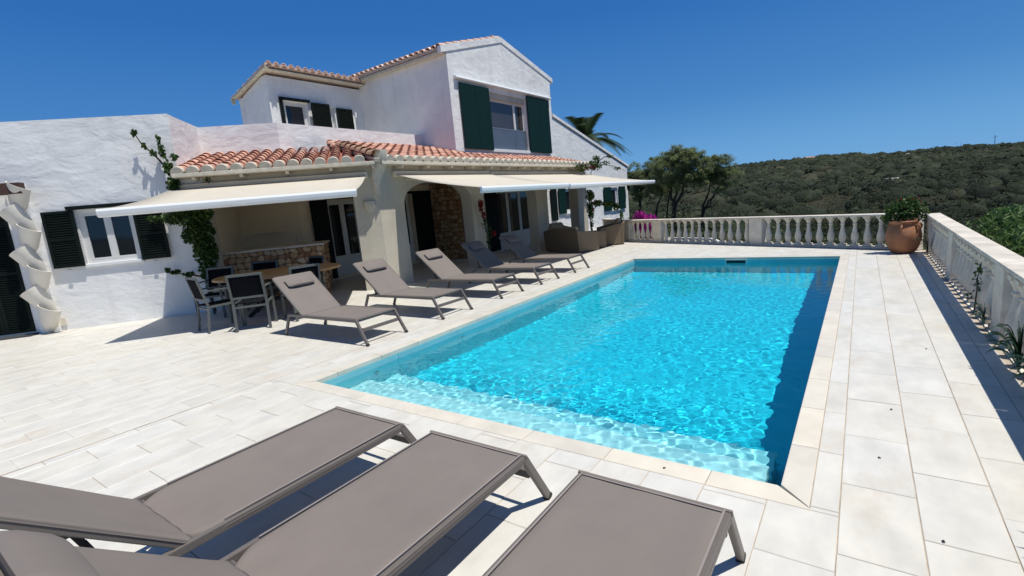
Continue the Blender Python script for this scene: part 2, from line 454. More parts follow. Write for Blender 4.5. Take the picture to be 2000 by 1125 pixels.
b.add(np.stack([gx, gy, gz], -1).reshape(-1, 3).tolist(),
      [(i * nA + k, (i + 1) * nA + k, (i + 1) * nA + (k + 1) % nA, i * nA + (k + 1) % nA) for i in range(1, len(rad) - 1) for k in range(nA)] +
      [(0, nA + k, nA + (k + 1) % nA) for k in range(nA)], True)
tag(b.build('ground', mat('maquis_ground', (.035, .036, .022), .95, .5, .35, .6, 1.2, .1, spots=((.09, .075, .045), .5, .045), bdist=.4)), kind='structure')

# ------------------------------------------------------------------ terrace
PX0, PX1, PY0, PY1 = -5.11, -.37, 3.05, 12.97          # the pool opening
P_FAR = Vector((.564, 13.887, 0)); D_FAR = Vector((-.899, .439, 0)).normalized(); N_FAR = Vector((.439, .899, 0)).normalized()
def FF(s, t, z): return P_FAR + D_FAR * s - N_FAR * t + Vector((0, 0, z))   # far balustrade: t towards the camera
def far_y(x): return P_FAR.y + (x - P_FAR.x) * D_FAR.y / D_FAR.x
TH = .03
outer = [(-24, -7), (1.45, -7), (1.45, far_y(1.45) + .33), (-8.3, far_y(-8.3) + .33), (-11.0, far_y(-8.3) + .33), (-11.75, 30), (-24, 30)]
hole = [(PX0 - .15, PY0 - .15), (PX1 + .15, PY0 - .15), (PX1 + .15, PY1 + .15), (PX0 - .15, PY1 + .15)]
terrace = panel('terrace', outer, [hole], -2.4, -TH - .0, lambda s, t, z: Vector((s, z, t)), M['stone_trim'])
tag(terrace, kind='structure')
def sheet(name, x0, y0, x1, y1, z, m, parent):
    b = MB(); b.add([(x0, y0, z), (x1, y0, z), (x1, y1, z), (x0, y1, z)], [(0, 1, 2, 3)]); return b.build(name, m, parent)
def grout(x0, y0, x1, z, m):
    b = MB(); b.add([(x0, y0, z), (x1, y0, z), (x1, far_y(x1) + .2, z), (x0, far_y(x0) + .2, z)], [(0, 1, 2, 3)]); b.build('grout', m, terrace)
grout(-.205, -6.9, 1.40, -.005, M['grout'])
sheet('grout', -5.715, -6.9, -.205, PY0 - .17, -.0048, M['grout'], terrace)
sheet('grout', -23.9, -6.9, -5.715, 18.4, -.0035, M['grout_pale'], terrace)
sheet('grout', -5.715, PY0 - .17, PX0 - .17, PY1 + .17, -.0035, M['grout_pale'], terrace)
grout(-5.715, PY1 + .17, -.205, -.0035, M['grout_pale'])

sheet('expansion_joint', -5.724, -6.9, -5.703, 17.2, -.0012, M['grout'], terrace)
def paving():
    """running-bond rectangles (x0, y0, x1, y1, gap) over the whole terrace"""
    out = []
    def cols(xs, ya, yb, first, step, gap, L=.675):
        for i in range(len(xs) - 1):
            off = first[i] if i < len(first) else (first[-1] + step * (i - len(first) + 1)) % L
            y = ya
            e = off - L * math.ceil((off - ya) / L) if off > ya else off + L * math.floor((ya - off) / L)
            edges = [ya]
            while True:
                e += L
                if e > yb - .02: break
                if e > ya + .02: edges.append(e)
            edges.append(yb)
            for a, c in zip(edges[:-1], edges[1:]): out.append([xs[i], a, xs[i + 1], c, gap])
    cols([-.062, .284, .622, .955, 1.08], -3.0, 14.2, [.52, .14, .50, .30], .3, .0028)
    cols([-.198, -.062], 2.86, 14.3, [.2], .3, .0028)
    # the strip before the near end of the pool, on to the slab line
    xs = [-.062 - .345 * k for k in range(17)]; xs = [x for x in xs if x > -5.60] + [-5.701]
    cols(xs[::-1], -3.0, 2.86, [.11], .27, .0026)
    cols([-5.705, -5.475, -5.29], 2.86, 13.2, [.2, .45], .3, .0016)
    xs = [-5.726 - .345 * k for k in range(24)]
    cols(xs[::-1], -3.0, 17.6, [.31], .23, .0016)
    xs = [-5.705 + .345 * k for k in range(17)]; xs = [x for x in xs if x < -.30] + [-.198]
    cols(xs, 13.16, 16.7, [.31], .23, .0016)
    return out
def clip_far(q):
    x0, y0, x1, y1, g = q
    lim = min(far_y(x0), far_y(x1)) - .01
    if y0 > lim: return None
    return [x0, y0, x1, min(y1, lim), g]
def facade_in(q):
    c = Vector(((q[0] + q[2]) / 2, (q[1] + q[3]) / 2, 0))
    return c.dot(NN) > -16.2 and c.x > -13.9
tiles = [t for t in (clip_far(q) for q in paving()) if t and t[3] - t[1] > .03 and facade_in(t)]
Rt = rot.transposed()
def project(p):
    c = Rt @ (Vector(p) - Vector((0, 0, 1.8)))
    if c.z > -.15: return None
    return 1000 + 959.3 * c.x / -c.z, 562.5 - 959.3 * c.y / -c.z
def px_area(t):
    q = [project((x, y, 0)) for x, y in ((t[0], t[1]), (t[2], t[1]), (t[2], t[3]), (t[0], t[3]))]
    if any(v is None for v in q): return 0
    cx, cy = sum(v[0] for v in q) / 4, sum(v[1] for v in q) / 4
    if not (-60 < cx < 2060 and -60 < cy < 1200): return 0
    return abs(sum(q[i][0] * q[(i + 1) % 4][1] - q[(i + 1) % 4][0] * q[i][1] for i in range(4))) / 2
tiles.sort(key=px_area, reverse=True)
cache = {}
def tile_mesh(w, l):
    k = (round(w, 3), round(l, 3))
    if k not in cache:
        w2, l2, e = w / 2, l / 2, .0025
        vs = [(-w2, -l2, -TH + .006), (w2, -l2, -TH + .006), (w2, l2, -TH + .006), (-w2, l2, -TH + .006), (-w2, -l2, -e), (w2, -l2, -e), (w2, l2, -e), (-w2, l2, -e),
              (-w2 + e, -l2 + e, 0), (w2 - e, -l2 + e, 0), (w2 - e, l2 - e, 0), (-w2 + e, l2 - e, 0)]
        b = MB(); b.add(vs, [(0, 3, 2, 1)] + [(i, (i + 1) % 4, 4 + (i + 1) % 4, 4 + i) for i in range(4)] + [(4 + i, 4 + (i + 1) % 4, 8 + (i + 1) % 4, 8 + i) for i in range(4)] + [(8, 9, 10, 11)])
        cache[k] = b.mesh('paving_tile', M['tile_floor'])
    return cache[k]
for t in tiles[:296]:
    g = t[4]
    o = link('paving_tile', tile_mesh(t[2] - t[0] - 2 * g, t[3] - t[1] - 2 * g), terrace)
    o.location = ((t[0] + t[2]) / 2, (t[1] + t[3]) / 2, random.uniform(-.0012, .0012))
b = MB()
for t in tiles[296:]:
    g = t[4]; z = random.uniform(-.0006, .0006)
    b.box((t[0] + g, t[1] + g, -TH + .006), (t[2] - g, t[3] - g, z))
tag(b.build('paving', M['tile_floor_far'], terrace), kind='stuff')
# bits lying on the paving
for p, nm, lb in (((.36, 2.86), 'fallen_leaf', 'small dark dried leaf on the pale paving before the balustrade'),
                  ((.22, 4.45), 'fallen_leaf', 'tiny black speck of a leaf on the paving beside the pool'),
                  ((.56, 6.15), 'fallen_leaf', 'dark curled leaf on the middle of the paved walk by the balustrade'),
                  ((.13, 3.62), 'fallen_leaf', 'reddish crumbled leaf on a tile near the pool corner'),
                  ((-1.02, 2.93), 'fallen_leaf', 'brown leaf crumb on the coping at the shallow end')):
    b = MB(); s = .010
    b.add([(-s, -s * .4, .002), (s * .9, -s * .6, .006), (s, s * .5, .003), (-s * .7, s * .6, .007), (0, 0, .010)], [(0, 1, 4), (1, 2, 4), (2, 3, 4), (3, 0, 4)])
    o = b.build(nm, M['soil']); o.location = (*p, .001); o.rotation_euler.z = random.random() * 6; tag(o, lb, 'leaf')

# ------------------------------------------------------------------ swimming pool
DEPTH, WL = 1.45, -.13
pool = thing('swimming_pool', 'rectangular turquoise swimming pool set into the pale stone terrace', 'swimming pool', (-2.74, 8.0, 0))
def pool_part(b, name, m, **k):
    b.v = [(x + 2.74, y - 8.0, z) for x, y, z in b.v]
    return b.build(name, m, pool, **k)
pool_parts = []
b = MB(); ys_ = (PY0 - .1, PY0 + 1.1, PY0 + 4.6, PY1 + .1); zs_ = (-1.02, -1.02, -DEPTH, -DEPTH)
b.add([(x, y, z) for y, z in zip(ys_, zs_) for x in (PX0 - .1, PX1 + .1)] + [(x, y, -DEPTH - .1) for y in ys_ for x in (PX0 - .1, PX1 + .1)],
      [(2 * i, 2 * i + 1, 2 * i + 3, 2 * i + 2) for i in range(3)] + [(8 + 2 * i, 10 + 2 * i, 11 + 2 * i, 9 + 2 * i) for i in range(3)] + [(0, 8, 9, 1), (6, 7, 15, 14)] + [(2 * i, 2 * i + 2, 10 + 2 * i, 8 + 2 * i) for i in range(3)] + [(2 * i + 1, 9 + 2 * i, 11 + 2 * i, 2 * i + 3) for i in range(3)])
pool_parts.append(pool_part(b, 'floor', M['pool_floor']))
# walls built of large tiles
def wall_tiles(F, a, c, z0, z1, n, name='wall_tile'):
    w = (c - a) / n
    for k in range(n):
        b = MB().box((a + k * w + .002, -.1, z0), (a + (k + 1) * w - .002, 0, z1), F)
        pool_parts.append(pool_part(b, name, M['pool_tile']))
wall_tiles(lambda s, t, z: Vector((PX0 + t, s, z)), PY0, PY1, -DEPTH, -.056, 8)
wall_tiles(lambda s, t, z: Vector((PX1 - t, s, z)), PY0, PY1, -DEPTH, -.056, 8)
wall_tiles(lambda s, t, z: Vector((s, PY1 - t, z)), PX0, PX1, -DEPTH, -.056, 4)
wall_tiles(lambda s, t, z: Vector((s, PY0 + t, z)), PX0, PX1, -DEPTH, -.056, 4)
b = MB().box((PX0 - .12, PY0 - .12, -DEPTH), (PX0 - .101, PY1 + .12, -.06)).box((PX1 + .101, PY0 - .12, -DEPTH), (PX1 + .12, PY1 + .12, -.06)).box((PX0, PY1 + .101, -DEPTH), (PX1, PY1 + .12, -.06)).box((PX0, PY0 - .12, -DEPTH), (PX1, PY0 - .101, -.06))
pool_parts.append(pool_part(b, 'backing', M['pool_tile']))
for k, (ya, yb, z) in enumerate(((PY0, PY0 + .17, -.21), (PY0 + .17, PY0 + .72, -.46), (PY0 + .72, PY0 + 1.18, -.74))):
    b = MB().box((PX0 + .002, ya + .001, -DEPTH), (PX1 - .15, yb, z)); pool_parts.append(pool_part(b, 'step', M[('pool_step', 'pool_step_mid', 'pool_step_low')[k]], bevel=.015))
# coping
def coping(F, a, c, w, step, off, mitre):
    xs = [a] + [x for x in np.arange(a + off, c - .05, step)] + [c]
    for x0, x1 in zip(xs[:-1], xs[1:]):
        g = .002
        i0 = 0 if x0 > a else w * mitre; i1 = 0 if x1 < c else w * mitre
        p = [(x0 + g, -.012), (x1 - g, -.012), (x1 - g + i1, -w), (x0 + g - i0, -w)]
        vs = [F(s, t, -.055) for s, t in p] + [F(s, t, .001) for s, t in p]
        b = MB().hexa(vs); pool_parts.append(pool_part(b, 'coping_stone', M['coping'], bevel=.006))
coping(lambda s, t, z: Vector((s, PY0 - .012 + (t + .012) , z)), PX0 + .0, PX1 - .0, .19, .68, .28, 1)
coping(lambda s, t, z: Vector((PX1 + .012 - (t + .012), s, z)), PY0, PY1, .17, .675, .55, 1)
coping(lambda s, t, z: Vector((PX0 - .012 + (t + .012), s, z)), PY0, PY1, .18, .675, .3, 1)
coping(lambda s, t, z: Vector((s, PY1 + .012 - (t + .012), z)), PX0, PX1, .18, .68, .4, 1)
# skimmer mouth in the far wall
b = MB(); x0, x1, z0, z1 = -2.75, -2.25, -.20, -.07
b.box((x0, PY1 - .012, z1), (x1, PY1 + .005, z1 + .02)).box((x0, PY1 - .012, z0), (x0 + .03, PY1 + .005, z1)).box((x1 - .03, PY1 - .012, z0), (x1, PY1 + .005, z1))
sk = pool_part(b, 'skimmer', M['plastic_white'])
b = MB().box((x0 + .032, PY1 - .008, z0), (x1 - .032, PY1 - .004, z1 - .002)); b.v = [(x + 2.74, y - 8.0, z) for x, y, z in b.v]
b.build('opening', M['rubber'], sk)  # black plate stands in for the dark inside of the mouth
for x, y, z in ((-5.095, 3.9, -.3), (-5.095, 5.6, -.32), (-5.095, 9.6, -.32)):
    b = MB().tube([(x - .02, y, z), (x + .02, y, z)], .035, 12); pool_part(b, 'inlet', M['plastic_white'])
for o in pool_parts: o.cycles.is_caustics_receiver = True
# water: a rippled sheet
nx, ny = 420, 860
xs = np.linspace(PX0 - .001, PX1 + .001, nx); ys = np.linspace(PY0 - .001, PY1 + .001, ny)
def vnoise(X, Y, s, seed):
    r = np.random.default_rng(seed); T = r.random((64, 64))
    u, v = X / s, Y / s; i, j = np.floor(u).astype(int), np.floor(v).astype(int); fu, fv = u - i, v - j
    fu, fv = fu ** 3 * (fu * (fu * 6 - 15) + 10), fv ** 3 * (fv * (fv * 6 - 15) + 10)
    g = lambda a, c: T[a % 64, c % 64]
    return (g(i, j) * (1 - fu) * (1 - fv) + g(i + 1, j) * fu * (1 - fv) + g(i, j + 1) * (1 - fu) * fv + g(i + 1, j + 1) * fu * fv) - .5
X, Y = np.meshgrid(xs, ys)
Xr, Yr = X * .92 + Y * .39, Y * .92 - X * .39
calm = np.clip((Y - 4.2) / 1.6, 0, 1); calm = 1 - .68 * calm * calm * (3 - 2 * calm)      # livelier over the steps, calmer over the deep
gust = 1 + .5 * vnoise(X + 9, Y + 3, 1.9, 8)
Z = WL + .006 * vnoise(X, Y, .55, 1) + calm * gust * (.0042 * vnoise(Xr, Yr, .22, 2) + .0056 * vnoise(Yr, Xr, .112, 3) + .0044 * vnoise(Xr, Yr, .064, 4))
b = MB(); b.v = list(map(tuple, np.stack([X, Y, Z], -1).reshape(-1, 3).tolist()))
b.f = [(j * nx + i, j * nx + i + 1, (j + 1) * nx + i + 1, (j + 1) * nx + i) for j in range(ny - 1) for i in range(nx - 1)]; b.sm = [True] * len(b.f)
me = bpy.data.meshes.new('pool_water'); me.from_pydata(b.v, [], b.f); me.polygons.foreach_set('use_smooth', b.sm)
m, nt, p = new_mat('pool_water'); nt.nodes.remove(p)
gl = N(nt, 'ShaderNodeBsdfGlass', IOR=1.33); gl.inputs['Roughness'].default_value = 0; gl.inputs['Color'].default_value = (.78, .98, .99, 1)
nt.links.new(gl.outputs[0], nt.nodes['Material Output'].inputs[0])
me.materials.append(m)
water = link('water', me); tag(water, kind='structure'); water.cycles.is_caustics_caster = True

# ------------------------------------------------------------------ balustrades
BP = [(.055, 0), (.055, .035), (.030, .045), (.040, .075), (.062, .15), (.068, .21), (.062, .27), (.045, .35), (.034, .43), (.030, .50), (.042, .515), (.042, .53), (.030, .545), (.036, .58), (.058, .635), (.062, .65), (.062, .69)]
bal_me = MB()
bal_me.lathe([(r * 1.18, z + .0) for r, z in BP[2:-1]], n=16)
for z0, z1 in ((0, .045), (.655, .70)): bal_me.box((-.075, -.075, z0), (.075, .075, z1))
bal_mesh = bal_me.mesh('baluster', M['baluster'])
def balustrade(name, label, F, a, c, posts, spac, depth, bh=.055, over=.03):
    """F maps s along, t towards the terrace, z"""
    org = F((a + c) / 2, -depth / 2, 0)
    t = thing(name, label, 'balustrade', org, group='balustrades round the terrace')
    G = lambda s, u, z: F(s, u, z) - org
    b = MB().box((a, -depth, 0), (c, 0, bh), G); b.build('base', M['stone_trim'], t, bevel=.008)
    n = max(1, round((c - a) / 1.7)); w = (c - a) / n
    for k in range(n):
        b = MB().box((a + k * w + .002, -depth - over, .762), (a + (k + 1) * w - .002, over, .805), G)
        b.build('cap_stone', M['stone_trim'], t, bevel=.008)
    for p0, p1 in posts:
        b = MB().box((p0, -depth + .006, bh + .001), (p1, -.006, .761), G); b.build('post', M['baluster'], t, bevel=.01)
    es = sorted([(a, a)] + posts + [(c, c)])
    for (q0, q1), (r0, r1) in zip(es[:-1], es[1:]):
        g = r0 - q1
        if g < .2: continue
        k = max(1, round(g / spac)); w = g / k
        for i in range(k):
            o = link('baluster', bal_mesh, t)
            P = G(q1 + w * (i + .5), -depth / 2, bh + .002)
            o.location = P; o.rotation_euler.z = math.atan2((F(1, 0, 0) - F(0, 0, 0)).y, (F(1, 0, 0) - F(0, 0, 0)).x)
    return t
balustrade('balustrade', 'far balustrade of pale turned balusters behind the pool, with the valley beyond', FF, -.50, 8.9, [(-.50, -.42), (3.155, 3.55), (6.94, 7.30), (8.55, 8.9)], .277, .25)
balustrade('balustrade', 'long balustrade beside the paved walk, shaded on its pool side', lambda s, t, z: Vector((1.13 - t, s, z)), -4.0, 13.50, [(-.35, .05), (3.0, 3.4), (6.53, 6.93), (9.95, 10.37), (13.2, 13.50)], .282, .19, .012, .02)
D3, N3 = Vector((-.62, .78, 0)).normalized(), Vector((-.78, -.62, 0)).normalized()
balustrade('balustrade', 'short sunlit run of balusters between the wicker armchair and the far wing', lambda s, t, z: Vector((-7.62, 17.95, z)) + D3 * s + N3 * t, 0, 2.6, [(2.3, 2.6)], .277, .22)

# ------------------------------------------------------------------ the villa
villa = thing('villa', 'white stucco villa with an arched porch, terracotta roofs and dark green shutters', 'house')
def vp(b, name, m, parent=None, **k): return b.build(name, m, parent or villa, **k)
XF, XB, XT, YT = -9.70, -13.2, -11.75, 13.70      # arcade, porch back wall, tower front, tower side
X1 = FX(XF); XTf = FX(XT); XBf = FX(XB); YTf = FY(YT)
S_END = -4.03
# left wing wall with its window opening
panel('wall', [(-13, -.02), (-3.60, -.02), (-3.60, 3.10), (S_END, 3.10), (S_END, 4.42), (-13, 4.30)], [rect(-6.09, -5.06, 1.37, 2.50), rect(-8.30, -7.30, .06, 2.60)], -.38, 0, FL, M['stucco'], villa)
panel('wall', [(-.38, 2.9), (-2.02, 2.9), (-2.02, 4.47), (-.38, 4.42)], [], S_END - .25, S_END, lambda s, t, z: FL(t, s, z), M['stucco'], villa)   # return of the parapet
panel('wall', [(S_END, 2.6), (-2.16, 2.6), (-2.16, 4.50), (S_END, 4.47)], [], -2.26, -2.02, FL, M['stucco'], villa)                 # parapet over the dining porch
pa, pb = FL(-2.16, -2.02, 0), Vector((-13.3, YT, 0))
dd = (pb - pa).normalized(); nd = Vector((dd.y, -dd.x, 0)); PL = (pb - pa).length
FP = lambda s, t, z: pa + dd * s + nd * t + Vector((0, 0, z))
panel('wall', [(0, 2.6), (PL, 2.6), (PL, 4.60), (0, 4.50)], [], -.24, 0, FP, M['stucco'], villa)
# dining porch opening and arcade
SC = .155
SQ = arch(-3.58, -.42, -.02, 2.2, 2.74, 20, 5)
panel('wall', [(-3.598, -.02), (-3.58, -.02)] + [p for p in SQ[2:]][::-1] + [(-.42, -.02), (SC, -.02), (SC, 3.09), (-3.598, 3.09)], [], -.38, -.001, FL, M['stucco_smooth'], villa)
YC = FL(SC, 0, 0).y
def arcade():
    a1, a2, a3 = arch(9.02, 11.76, -.02, 1.95, 2.62, 20, 2.6), arch(12.34, 15.45, -.02, 1.95, 2.6, 20, 2.6), arch(16.25, 18.72, -.02, 1.95, 2.6, 20, 2.6)
    out = [(YC + .002, -.02)]
    for a in (a1, a2, a3): out += [a[0]] + a[2:][::-1] + [a[1]]
    out += [(19.55, -.02), (19.55, 3.09), (YC + .002, 3.09)]
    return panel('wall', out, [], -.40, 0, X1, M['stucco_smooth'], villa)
arcade()
# flue-like swelling up the corner pillar
b = MB(); c = FL(SC, -.03, 0)
b.tube([c + Vector((0, 0, 2.35)), c + Vector((.02, 0, 2.7)), c + Vector((.14, .02, 3.0)), c + Vector((.27, .02, 3.2)), c + Vector((.30, .02, 3.38))], [.10, .13, .17, .17, .14], 10)
vp(b, 'corner_bracket', M['eave_lime'])
# back walls of the porch
CB = Vector((XB, 8.22, 0)); TB = CB.dot(NN) + 12.7; SB = CB.dot(UU)
door_a, door_b = rect(9.15, 10.35, .08, 2.40), rect(11.05, 12.62, .08, 2.50)
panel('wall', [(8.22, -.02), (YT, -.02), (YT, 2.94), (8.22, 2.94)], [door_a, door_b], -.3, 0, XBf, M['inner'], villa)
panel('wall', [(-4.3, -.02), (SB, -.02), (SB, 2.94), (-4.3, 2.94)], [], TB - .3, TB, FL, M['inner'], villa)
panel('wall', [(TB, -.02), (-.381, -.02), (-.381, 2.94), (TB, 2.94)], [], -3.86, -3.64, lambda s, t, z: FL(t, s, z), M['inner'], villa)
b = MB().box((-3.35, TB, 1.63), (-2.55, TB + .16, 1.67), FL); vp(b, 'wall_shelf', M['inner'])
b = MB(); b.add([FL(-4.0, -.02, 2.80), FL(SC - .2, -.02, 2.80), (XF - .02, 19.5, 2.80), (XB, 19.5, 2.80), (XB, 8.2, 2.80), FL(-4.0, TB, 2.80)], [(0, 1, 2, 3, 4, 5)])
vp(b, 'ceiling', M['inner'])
# the tall pool-side front: tower gable, lean-to wing and what stands under the porch
front = [(YT, -.3), (29.36, -.8), (29.36, 3.36), (20.66, 5.56), (20.66, 7.22), (17.04, 8.14), (YT, 7.14)]
holes = [rect(15.86, 18.50, 3.98, 6.12), rect(13.86, 14.55, .75, 2.30), rect(15.7, 18.5, .05, 2.40), rect(21.35, 22.75, 1.14, 2.28), rect(26.75, 27.75, .95, 2.20)]
panel('wall', front, holes, -.35, 0, XTf, M['stucco'], villa)
panel('wall', [(-19.5, 2.5), (XT - .351, 2.5), (XT - .351, 7.14), (-19.5, 7.14)], [], -.3, 0, YTf, M['stucco'], villa)
b = MB().box((-19.5, 20.36, 3), (XT - .351, 20.66, 7.15)); vp(b, 'wall', M['stucco'])
b = MB().box((-19.5, 29.0, -1), (XT - .351, 29.36, 3.2)); vp(b, 'wall', M['stucco'])
b = MB().box((-18.2, 13.9, 3.1), (-12.3, 20.3, 3.3)).box((-15.2, 9, 3.15), (-13.6, 13.6, 3.25)); vp(b, 'upper_floor', M['inner'])
b = MB().box((-19.6, 13.8, 2.9), (-19.5, 29.3, 7.1)); vp(b, 'wall', M['stucco'])
# low room block beside the tower
XS, YS = -16.43, 9.8
XSf = FX(XS)
panel('wall', [(YS, 3), (YT, 3), (YT, 6.82), (YS, 6.82)], [rect(10.28, 11.22, 4.6, 6.06), rect(12.0, 12.35, 4.6, 6.02)], -.3, 0, XSf, M['stucco'], villa)
panel('wall', [(-18.05, 3), (XS - .301, 3), (XS - .301, 6.82), (-18.05, 6.42)], [], -.3, 0, FY(YS), M['stucco'], villa)
b = MB().box((-18.35, YS, 3), (-18.06, YT, 6.4)); vp(b, 'wall', M['stucco'])
b = MB(); b.hexa([FL(-12, -.4, 3.9), FL(S_END - .26, -.4, 3.9), FL(S_END - .26, -6, 3.9), FL(-12, -6, 3.9), FL(-12, -.4, 4.0), FL(S_END - .26, -.4, 4.0), FL(S_END - .26, -6, 4.0), FL(-12, -6, 4.0)])
vp(b, 'flat_roof', M['stone_trim'])
b = MB(); b.add([FL(-4.0, -2.3, 3.6), FL(-2.2, -2.3, 3.6), (-13.4, YT, 3.6), (-19, YT, 3.6), (-19, 3, 3.6)], [(0, 1, 2, 3, 4)]); vp(b, 'terrace_floor', M['stone_trim'])

# windows, doors and shutters
def window(F, s0, s1, z0, z1, cols, rec=.12, fw=.07, mat_f='frame_cream', glass='glass', panel_h=0, name='window', curtain=False, leaf=.05, split=None):
    b = MB()
    b.box((s0, -rec - .06, z0), (s0 + fw, -rec, z1), F).box((s1 - fw, -rec - .06, z0), (s1, -rec, z1), F)
    b.box((s0 + fw, -rec - .06, z1 - fw), (s1 - fw, -rec, z1), F).box((s0 + fw, -rec - .06, z0), (s1 - fw, -rec, z0 + fw), F)
    w = (s1 - s0 - 2 * fw) / cols
    xs_ = [s0 + fw + w * k for k in range(cols + 1)]
    if split: xs_[1] = s0 + fw + (s1 - s0 - 2 * fw) * split
    mw = .035
    f = None
    for k in range(1, cols):
        x = xs_[k]
        b.box((x - mw, -rec - .055, z0 + fw), (x + mw, -rec + .006, z1 - fw), F)
    f = vp(b, name, M[mat_f])
    for k in range(cols):
        a, c = xs_[k] + (mw if k else 0), xs_[k + 1] - (mw if k < cols - 1 else 0)
        zb = z0 + fw + panel_h
        b = MB()
        b.box((a, -rec - .05, zb), (a + leaf, -rec + .004, z1 - fw), F).box((c - leaf, -rec - .05, zb), (c, -rec + .004, z1 - fw), F)
        b.box((a + leaf, -rec - .05, z1 - fw - leaf), (c - leaf, -rec + .004, z1 - fw), F).box((a + leaf, -rec - .05, zb), (c - leaf, -rec + .004, zb + leaf), F)
        if panel_h: b.box((a, -rec - .05, z0 + fw), (c, -rec + .002, zb), F)
        b.build('sash', M[mat_f], f, bevel=.004)
        MB().box((a + leaf, -rec - .034, zb + leaf), (c - leaf, -rec - .026, z1 - fw - leaf), F).build('pane', M[glass], f)
        if curtain:
            q = MB(); n = 14; w2 = (c - a - 2 * leaf) * .35
            for i in range(n):
                x = c - leaf - w2 * i / n
                q.box((x - w2 / n, -rec - .16 + .02 * (i % 2), zb + .05), (x, -rec - .15 + .02 * (i % 2), z1 - fw - .05), F)
            q.build('curtain', M['curtain'], f)
    return f
def shutter(F, s0, s1, z0, z1, t=.045, louv=True, m='green', leaves=1, mid=True):
    """boarded or louvred leaf standing t proud of the wall"""
    w = (s1 - s0) / leaves
    for k in range(leaves):
        a, c = s0 + k * w + .004, s0 + (k + 1) * w - .004
        if louv:
            fr = .055
            b = MB().box((a, t, z0), (a + fr, t + .04, z1), F).box((c - fr, t, z0), (c, t + .04, z1), F)
            b.box((a + fr, t, z1 - fr), (c - fr, t + .04, z1), F).box((a + fr, t, z0), (c - fr, t + .04, z0 + fr), F)
            zs = [z0 + fr, z1 - fr]
            if mid:
                zm = (z0 + z1) / 2; b.box((a + fr, t, zm - .03), (c - fr, t + .04, zm + .03), F); zs = [z0 + fr, zm - .03, zm + .03, z1 - fr]
            b.box((a + fr, t + .002, z0 + fr), (c - fr, t + .006, z1 - fr), F)
            sh = vp(b, 'shutter', M[m])
            q = MB()
            for u0, u1 in zip(zs[::2], zs[1::2]):
                n = int((u1 - u0) / .048)
                for i in range(n):
                    z = u0 + (u1 - u0) * (i + .5) / n
                    q.hexa([F(a + fr, t + .008, z + .012), F(c - fr, t + .008, z + .012), F(c - fr, t + .036, z - .016), F(a + fr, t + .036, z - .016),
                            F(a + fr, t + .008, z + .020), F(c - fr, t + .008, z + .020), F(c - fr, t + .036, z - .008), F(a + fr, t + .036, z - .008)])
            tag(q.build('louver', M[m], sh), kind='stuff')
        else:
            b = MB().box((a, t, z0), (c, t + .04, z1), F)
            for zz in (z0 + .25, z1 - .25): b.box((a + .03, t - .02, zz - .04), (c - .03, t - .0005, zz + .04), F)
            vp(b, 'shutter', M[m], bevel=.006)
# left wing window
window(FL, -6.09, -5.06, 1.37, 2.50, 2, .05, .075, leaf=.035)
b = MB().box((-6.14, -.04, 1.30), (-5.02, .05, 1.369), FL); vp(b, 'window_sill', M['white'], bevel=.008)
shutter(FL, -6.68, -6.11, 1.34, 2.53, m='green_black'); shutter(FL, -5.04, -4.48, 1.34, 2.46, m='green_black')
b = MB().box((-6.22, .002, 2.535), (-4.55, .10, 2.61), FL); vp(b, 'shutter_rail', M['green_black'])
for s in (-6.4, -4.78):
    b = MB().bar(FL(s, .09, 1.33), FL(s, .09, 1.29), .02, .02).bar(FL(s - .04, .09, 1.30), FL(s + .04, .09, 1.29), .02, .015); vp(b, 'shutter_catch', M['metal_grey'])
# garden door at the near end, behind louvred leaves
window(FL, -8.28, -7.32, .07, 2.58, 2, .2, .07)
shutter(FL, -8.30, -7.81, .06, 2.60, -.02, m='green_black'); shutter(FL, -7.81, -7.30, .06, 2.60, -.02, m='green_black')
b = MB().box((-8.5, .002, -.01), (-7.26, .28, .03), FL); vp(b, 'threshold', M['slate'])
b = MB().box((-6.87, .002, .09), (-6.73, .02, .27), FL).box((-6.80 - .062, .0205, .10), (-6.808, .026, .26), FL).box((-6.795, .0205, .10), (-6.74, .026, .26), FL); vp(b, 'wall_vent', M['stone_trim'])
# porch doors
window(XBf, 9.17, 10.33, .08, 2.40, 2, .12, .07, panel_h=.5, name='glazed_door', curtain=True)
shutter(XBf, 8.55, 9.13, .06, 2.44, .04, False, 'green_black')
shutter(XBf, 12.66, 13.55, .06, 2.5, .04, False, 'green_black', 2)
window(XBf, 11.07, 12.60, .08, 2.50, 2, .12, .08, panel_h=.5, name='glazed_door', curtain=True)
b = MB().box((10.95, .002, 2.505), (13.6, .06, 2.58), XBf).box((9.1, .002, 2.445), (10.5, .06, 2.5), XBf); vp(b, 'door_lintel', M['green_black'])
window(XTf, 13.86, 14.55, .75, 2.30, 1, .1, .06)
shutter(XTf, 15.0, 15.70, .05, 2.42, .04, False, 'green_black')
window(XTf, 15.72, 18.48, .05, 2.40, 3, .12, .08, panel_h=.5, name='glazed_door', curtain=True)
shutter(XTf, 19.9, 20.45, .85, 2.35, .04, False, 'green_black'); shutter(XTf, 20.62, 21.33, 1.12, 2.32, .04, False, 'green')
window(XTf, 21.35, 22.75, 1.14, 2.28, 2, .08, .09)
b = MB().box((21.25, -.04, 1.07), (22.85, .08, 1.139), XTf).box((26.65, -.04, .88), (27.85, .08, .949), XTf); vp(b, 'window_sill', M['white'])
window(XTf, 26.75, 27.75, .95, 2.20, 1, .08, .09)
shutter(XTf, 25.7, 26.7, .92, 2.24, .04, False, 'green'); shutter(XTf, 27.8, 28.75, .92, 2.24, .04, False, 'green')
